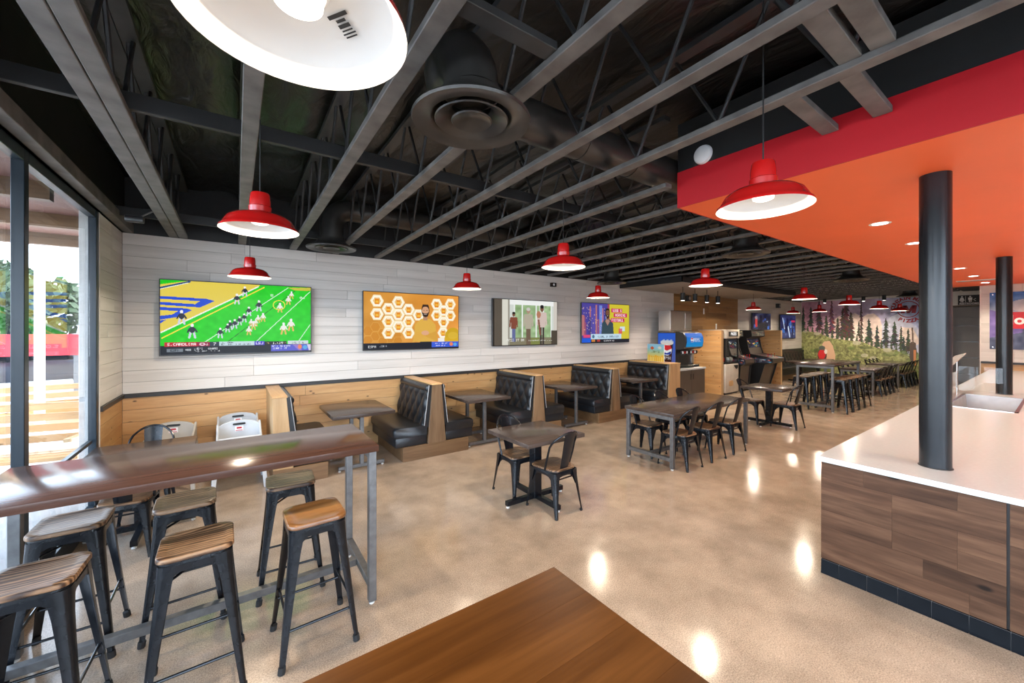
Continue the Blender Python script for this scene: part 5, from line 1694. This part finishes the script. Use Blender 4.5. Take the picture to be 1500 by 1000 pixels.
for k in range(60):
    x = rr.uniform(120, 1400)
    y = rr.uniform(560, 900) + (x - 300) * .1
    p.ell(x, y, rr.uniform(20, 70), rr.uniform(8, 22), rr.choice([(84, 98, 50), (128, 136, 84), (70, 80, 44), (150, 150, 104), (96, 116, 56)]), .6)
for x, y, r in ((355, 490, 30), (250, 470, 22), (720, 575, 40), (790, 690, 34), (870, 715, 34), (1000, 640, 40)):
    p.ell(x, y, r, r * .5, (176, 170, 150), .7)
p.poly([(420, 562), (470, 556), (500, 600), (524, 690), (520, 730), (440, 730), (428, 650), (400, 590)], (200, 162, 130))
p.ell(402, 690, 42, 62, (70, 48, 44)); p.ell(400, 680, 34, 44, (200, 44, 44)); p.ell(400, 622, 30, 20, (78, 84, 76)); p.ell(436, 655, 14, 22, (230, 205, 195))
p.poly([(1200, 580), (1232, 560), (1262, 580), (1265, 700), (1258, 790), (1222, 780), (1200, 700)], (74, 60, 50)); p.poly([(1240, 640), (1262, 640), (1262, 780), (1238, 780)], (176, 112, 66)); p.line(1228, 440, 1234, 580, 14, (90, 70, 56))
mur = thing('wall_mural', 'wall mural of mountain forest, trail and hiker with red backpack', 'mural', (FAR, W, 0))
p.a = np.clip(p.a * 1.15 + 4, 0, 255)
put('mural_print', p.mesh('mural_print', M['print'], (-0.004, MYL - W, MZ1), (0, MYR - MYL, 0), (0, 0, MZ0 - MZ1)), mur)
lg = MB()
ex, ey = Vector((0, -1, 0)), Vector((0, 0, 1))
def far_pt(u, v_):
    a_ = (u - 750) / 575
    x, y = _s + a_ * _c, _c - a_ * _s
    d_ = FAR / x
    return Vector((FAR - 0.008, y * d_, 1.87 + (483 - v_) / 575 * d_))
ctr = far_pt(1140 + 1190 / 6.25, 410 + 268 / 6.25)
Rx = 0.30
for k in range(40):
    a0, a1 = 2 * math.pi * k / 40, 2 * math.pi * (k + 1) / 40
    q = [ctr + ex * (r * math.cos(a)) + ey * (r * math.sin(a)) for a, r in ((a0, Rx), (a1, Rx), (a1, Rx - .028), (a0, Rx - .028))]
    lg.add([v_ - mur.location for v_ in q], [(0, 1, 2, 3)])
for q in ([(-.20, -.14), (-.09, -.14), (-.04, .14), (-.15, .14)], [(-.13, .14), (-.03, .14), (.04, -.06), (.0, -.14), (-.03, -.14)], [(.0, -.14), (.04, -.14), (.19, .14), (.10, .14), (-.02, -.08)], [(.08, -.14), (.19, -.14), (.23, .14), (.12, .14)]):
    lg.add([ctr - mur.location + Vector((-.001, 0, 0)) + ex * a + ey * b for a, b in q], [tuple(range(len(q)))])
def arc_text(txt, r, a_mid, step, size, flip):
    for i, ch in enumerate(txt):
        a = a_mid + (-1 if not flip else 1) * (i - (len(txt) - 1) / 2) * step
        pos = ctr + ex * (r * math.cos(a)) + ey * (r * math.sin(a))
        th = a - math.pi / 2 if not flip else a + math.pi / 2
        x2 = ex * math.cos(th) + ey * math.sin(th)
        y2 = -ex * math.sin(th) + ey * math.cos(th)
        add_text(lg, ch, size, plane_M(pos - mur.location, x2, y2), 0.008)
arc_text("MOUNTAIN MIKE'S", 0.40, math.pi / 2, 0.235, 0.16, False)
arc_text('PIZZA', 0.42, -math.pi / 2, 0.26, 0.17, True)
lg.build('emblem', paint('emblem_red', srgb(150, 24, 40), 0.5), mur, smooth=0)
for v_ in mur.children[-1].data.polygons:
    v_.use_smooth = False

sg = thing('restroom_sign', 'black restroom sign with white figures above the passage', 'sign', (FAR, 2.02, 2.86))
MB().box(-0.012, 0, -0.36, 0.13, -0.16, 0.16).build('plate', M['ink_dark'], sg, bevel=0.003)
mb = MB()
for y, dress in ((-0.02 + 0.06, True), (-0.02 - 0.12, False)):
    mb.add([(0, y + 0.022 * math.cos(2 * math.pi * k / 12), 0.11 + 0.022 * math.sin(2 * math.pi * k / 12)) for k in range(12)], [list(range(12))])
    if dress:
        mb.add([(0, y - .03, .08), (0, y + .03, .08), (0, y + .06, -.02), (0, y - .06, -.02)], [(0, 1, 2, 3)])
    else:
        mb.add([(0, y - .045, .08), (0, y + .045, .08), (0, y + .045, 0), (0, y - .045, 0)], [(0, 1, 2, 3)])
    for dy in (-.018, .018):
        mb.add([(0, y + dy - .012, 0), (0, y + dy + .012, 0), (0, y + dy + .012, -.07), (0, y + dy - .012, -.07)], [(0, 1, 2, 3)])
mb.add([(0, -.035, .13), (0, -.045, .13), (0, -.045, -.07), (0, -.035, -.07)], [(0, 1, 2, 3)])
mb.add([(0, -.26, .03), (0, -.26, .05), (0, -.22, .01), (0, -.26, -.03), (0, -.26, -.05), (0, -.205, .01)], [(0, 1, 5), (1, 2, 5), (2, 3, 5), (3, 4, 5)])
add_text(mb, 'RESTROOMS', 0.075, plane_M((0, -0.115, -0.12), (0, -1, 0), (0, 0, 1)), 0.002)
o = mb.build('pictograms', M['label_white'], sg, smooth=0)
o.location = (-0.0135, 0, 0)
tag(MB().lathe([(0, -0.02), (0.06, -0.02), (0.07, 0)], 20).build('wall_bell', M['hc_beige']), 'small round beige alarm on the wall beside the restroom sign', 'alarm')
o = bpy.data.objects['wall_bell']
o.location, o.rotation_euler = (FAR, 2.5, 2.75), (0, math.pi / 2, 0)

# poster on the plank wall behind the counter
p = Pic(150, 100, 0, 0, 1500, 1000, (60, 120, 190))
t_ = np.clip(p.Y / 420, 0, 1)[..., None]
p.a[:] = np.array([28, 92, 178]) * (1 - t_) + np.array([196, 190, 196]) * t_
p.a += p.noise(10, (12, 8))[..., None]
p.ell(430, 240, 200, 110, (225, 214, 200), .6); p.ell(900, 320, 260, 70, (236, 200, 170), .6)
p.poly([(0, 300), (150, 360), (300, 430), (420, 520), (420, 1000), (0, 1000)], (112, 98, 166))
p.poly([(420, 520), (520, 420), (640, 470), (800, 390), (1000, 480), (1200, 380), (1500, 500), (1500, 1000), (300, 1000)], (92, 100, 132))
p.poly([(0, 800), (400, 700), (800, 860), (1500, 720), (1500, 1000), (0, 1000)], (70, 82, 112)); p.a += p.noise(14, (30, 20))[..., None]
p.rect(105, 355, 1320, 640, (205, 32, 44)); p.poly([(600, 740), (740, 690), (760, 760), (640, 790)], (235, 232, 230)); p.poly([(800, 700), (900, 690), (920, 750), (830, 760)], (235, 232, 230))
po = thing('mountain_poster', 'mountain poster with red lettering band on the plank wall', 'poster', (PX, 1.13, 1.40))
MB().box(-0.02, -0.006, -1.95, 0.0, 0, 1.38).build('panel', M['label_white'], po)
put('poster_print', p.mesh('poster_print', M['print'], (-0.022, 0, 1.38), (0, -1.95, 0), (0, 0, -1.38)), po)
mb = MB()
add_text(mb, 'Mountain', 0.31, plane_M((-0.024, -0.14, 0.70), (0, -1, 0), (0, 0, 1)), 0.010, 'LEFT', sx=0.95)
mb.build('lettering', M['label_white'], po, smooth=0)
for y in (-0.05, -1.90):
    for z in (0.05, 1.33):
        MB().lathe([(0, 0), (0.012, 0)], 10).build('stand_off', M['stainless'], po).location = (-0.024, y, z)
        po.children[-1].rotation_euler = (0, -math.pi / 2, 0)

# ------------------------------------------------------------------ outside the windows
og = struct(MB().box(-40, XL - 0.16, -30, 60, -0.25, -0.05).box(XL - 0.16, 30, -30, BACK - 0.16, -0.25, -0.05).build('ground_outside', paint('pavement', (0.42, 0.40, 0.38), 0.85, 0, 0.15, 1.2), smooth=0))
canopy = thing('patio_canopy', 'reddish brown patio canopy outside the windows', 'canopy', (-2.0, 1.5, 0))
MB().box(-0.7, 0.70, -4.6, 6.6, 3.15, 3.3).build('roof_board', paint('canopy_brown', (0.20, 0.095, 0.075), 0.6), canopy)
for k in range(9):
    MB().box(-0.7, 0.68, -4.5 + k * 1.35, -4.4 + k * 1.35, 3.0, 3.15).build('rafter', M['oak'], canopy)
for y in (-4.5, 0.2, 6.3):
    MB().box(-0.66, -0.52, y, y + 0.14, -0.05, 3.0).build('post', M['pine_z'], canopy, bevel=0.005)


def patio_bench(x, y, rz, label):
    t = thing('patio_bench', label, 'bench', (x, y, -0.05), rz)
    for k in range(4):
        MB().box(-0.8, 0.8, -0.2 + k * 0.12, -0.10 + k * 0.12, 0.42, 0.46).build('seat_slat', M['pine'], t, bevel=0.004)
    for k in range(4):
        MB().box(-0.8, 0.8, 0.26, 0.29, 0.55 + k * 0.13, 0.64 + k * 0.13).build('back_slat', M['pine'], t, bevel=0.004)
    for sx in (-0.75, 0.68):
        MB().box(sx, sx + 0.07, -0.2, -0.13, 0, 0.42).build('leg', M['pine_z'], t)
        MB().box(sx, sx + 0.07, 0.22, 0.29, 0, 1.05).build('leg', M['pine_z'], t)
        MB().box(sx, sx + 0.07, -0.2, 0.25, 0.62, 0.66).build('arm', M['pine_z'], t)


patio_bench(-2.25, 7.0, -0.2, 'slatted wooden patio bench nearest outside the window')
patio_bench(-2.7, 9.2, 0.15, 'slatted wooden patio bench farther away outside the window')
tag(MB().tube([(0, 0, 0), (0, 0, 4.2)], 0.055, 12).build('sign_pole', M['label_white'], None, (-2.35, 8.7, -0.05)), 'thin white pole outside the window', 'pole')
fs_ = thing('roadside_sign', 'low red roadside sign seen through the window', 'sign', (-4.6, 16.5, -0.05))
MB().box(-1.1, 1.1, -0.1, 0.1, 1.2, 1.8).build('panel', M['label_red'], fs_)
MB().box(-0.9, -0.8, -0.05, 0.05, 0, 1.2).box(0.8, 0.9, -0.05, 0.05, 0, 1.2).build('post', M['grey_steel'], fs_)
cr = thing('parked_car', 'dark parked car outside seen through the window', 'car', (-5.6, 19.5, -0.05), 0.25)
body = [(-2.1, 0.30), (-2.15, 0.62), (-2.0, 0.80), (-1.2, 0.88), (-0.6, 1.36), (0.7, 1.40), (1.35, 0.95), (2.05, 0.82), (2.15, 0.5), (2.1, 0.30)]
MB().prism(body, 'y', -0.85, 0.85).build('body', paint('car_paint', (0.03, 0.035, 0.05), 0.2, 0.3), cr, bevel=0.05, seg=2)
MB().prism([(-1.0, 0.92), (-0.55, 1.30), (0.65, 1.33), (1.15, 0.95)], 'y', -0.86, 0.86).build('window_band', M['tile'], cr)
for x in (-1.35, 1.35):
    for y in (-0.86, 0.70):
        MB().tube([(x, y, 0.32), (x, y + 0.16, 0.32)], 0.32, 20).build('wheel', M['rubber'], cr)
leaf = paint('foliage', (0.045, 0.075, 0.030), 0.7, 0, 0.4, 6)
rr = random.Random(77)
for x, y, s, t in ((-6.5, 24, 1.5, 'round green tree behind the parked car outside'), (-9.5, 30, 1.9, 'larger green tree farther off outside')):
    tr = thing('street_tree', t, 'tree', (x, y, -0.05))
    MB().tube([(0, 0, 0), (0.05, 0, 1.2 * s)], [0.13, 0.09], 8).build('trunk', M['oak_z'], tr)
    mb = MB()
    for k in range(700):
        a, b, r = rr.uniform(0, 6.28), rr.uniform(-1, 1), s * rr.uniform(0.5, 1) ** .5
        c = Vector((r * math.cos(a) * math.sqrt(1 - b * b), r * math.sin(a) * math.sqrt(1 - b * b), 1.9 * s + r * b * .85))
        u, v_ = Vector((rr.gauss(0, 1), rr.gauss(0, 1), rr.gauss(0, 1))).normalized() * .16 * s, Vector((rr.gauss(0, 1), rr.gauss(0, 1), rr.gauss(0, 1))).normalized() * .10 * s
        mb.add([c - u, c + v_, c + u, c - v_], [(0, 1, 2, 3)])
    f = mb.build('foliage', leaf, tr, smooth=0)
    f['kind'] = 'stuff'
bl = thing('street_building', 'pale low building across the street outside', 'building', (-12, 42, -0.05), 0.1)
MB().box(-12, 10, 0, 6, 0, 4.2).build('walls', M['white_wall'], bl)
MB().box(-12.2, 10.2, -0.3, 6.2, 4.2, 4.6).build('parapet', M['oak'], bl)
for k in range(6):
    MB().box(-11 + k * 3.4, -8.8 + k * 3.4, -0.05, 0, 0.6, 2.8).build('shop_window', M['tile'], bl)
bpy.context.view_layer.update()
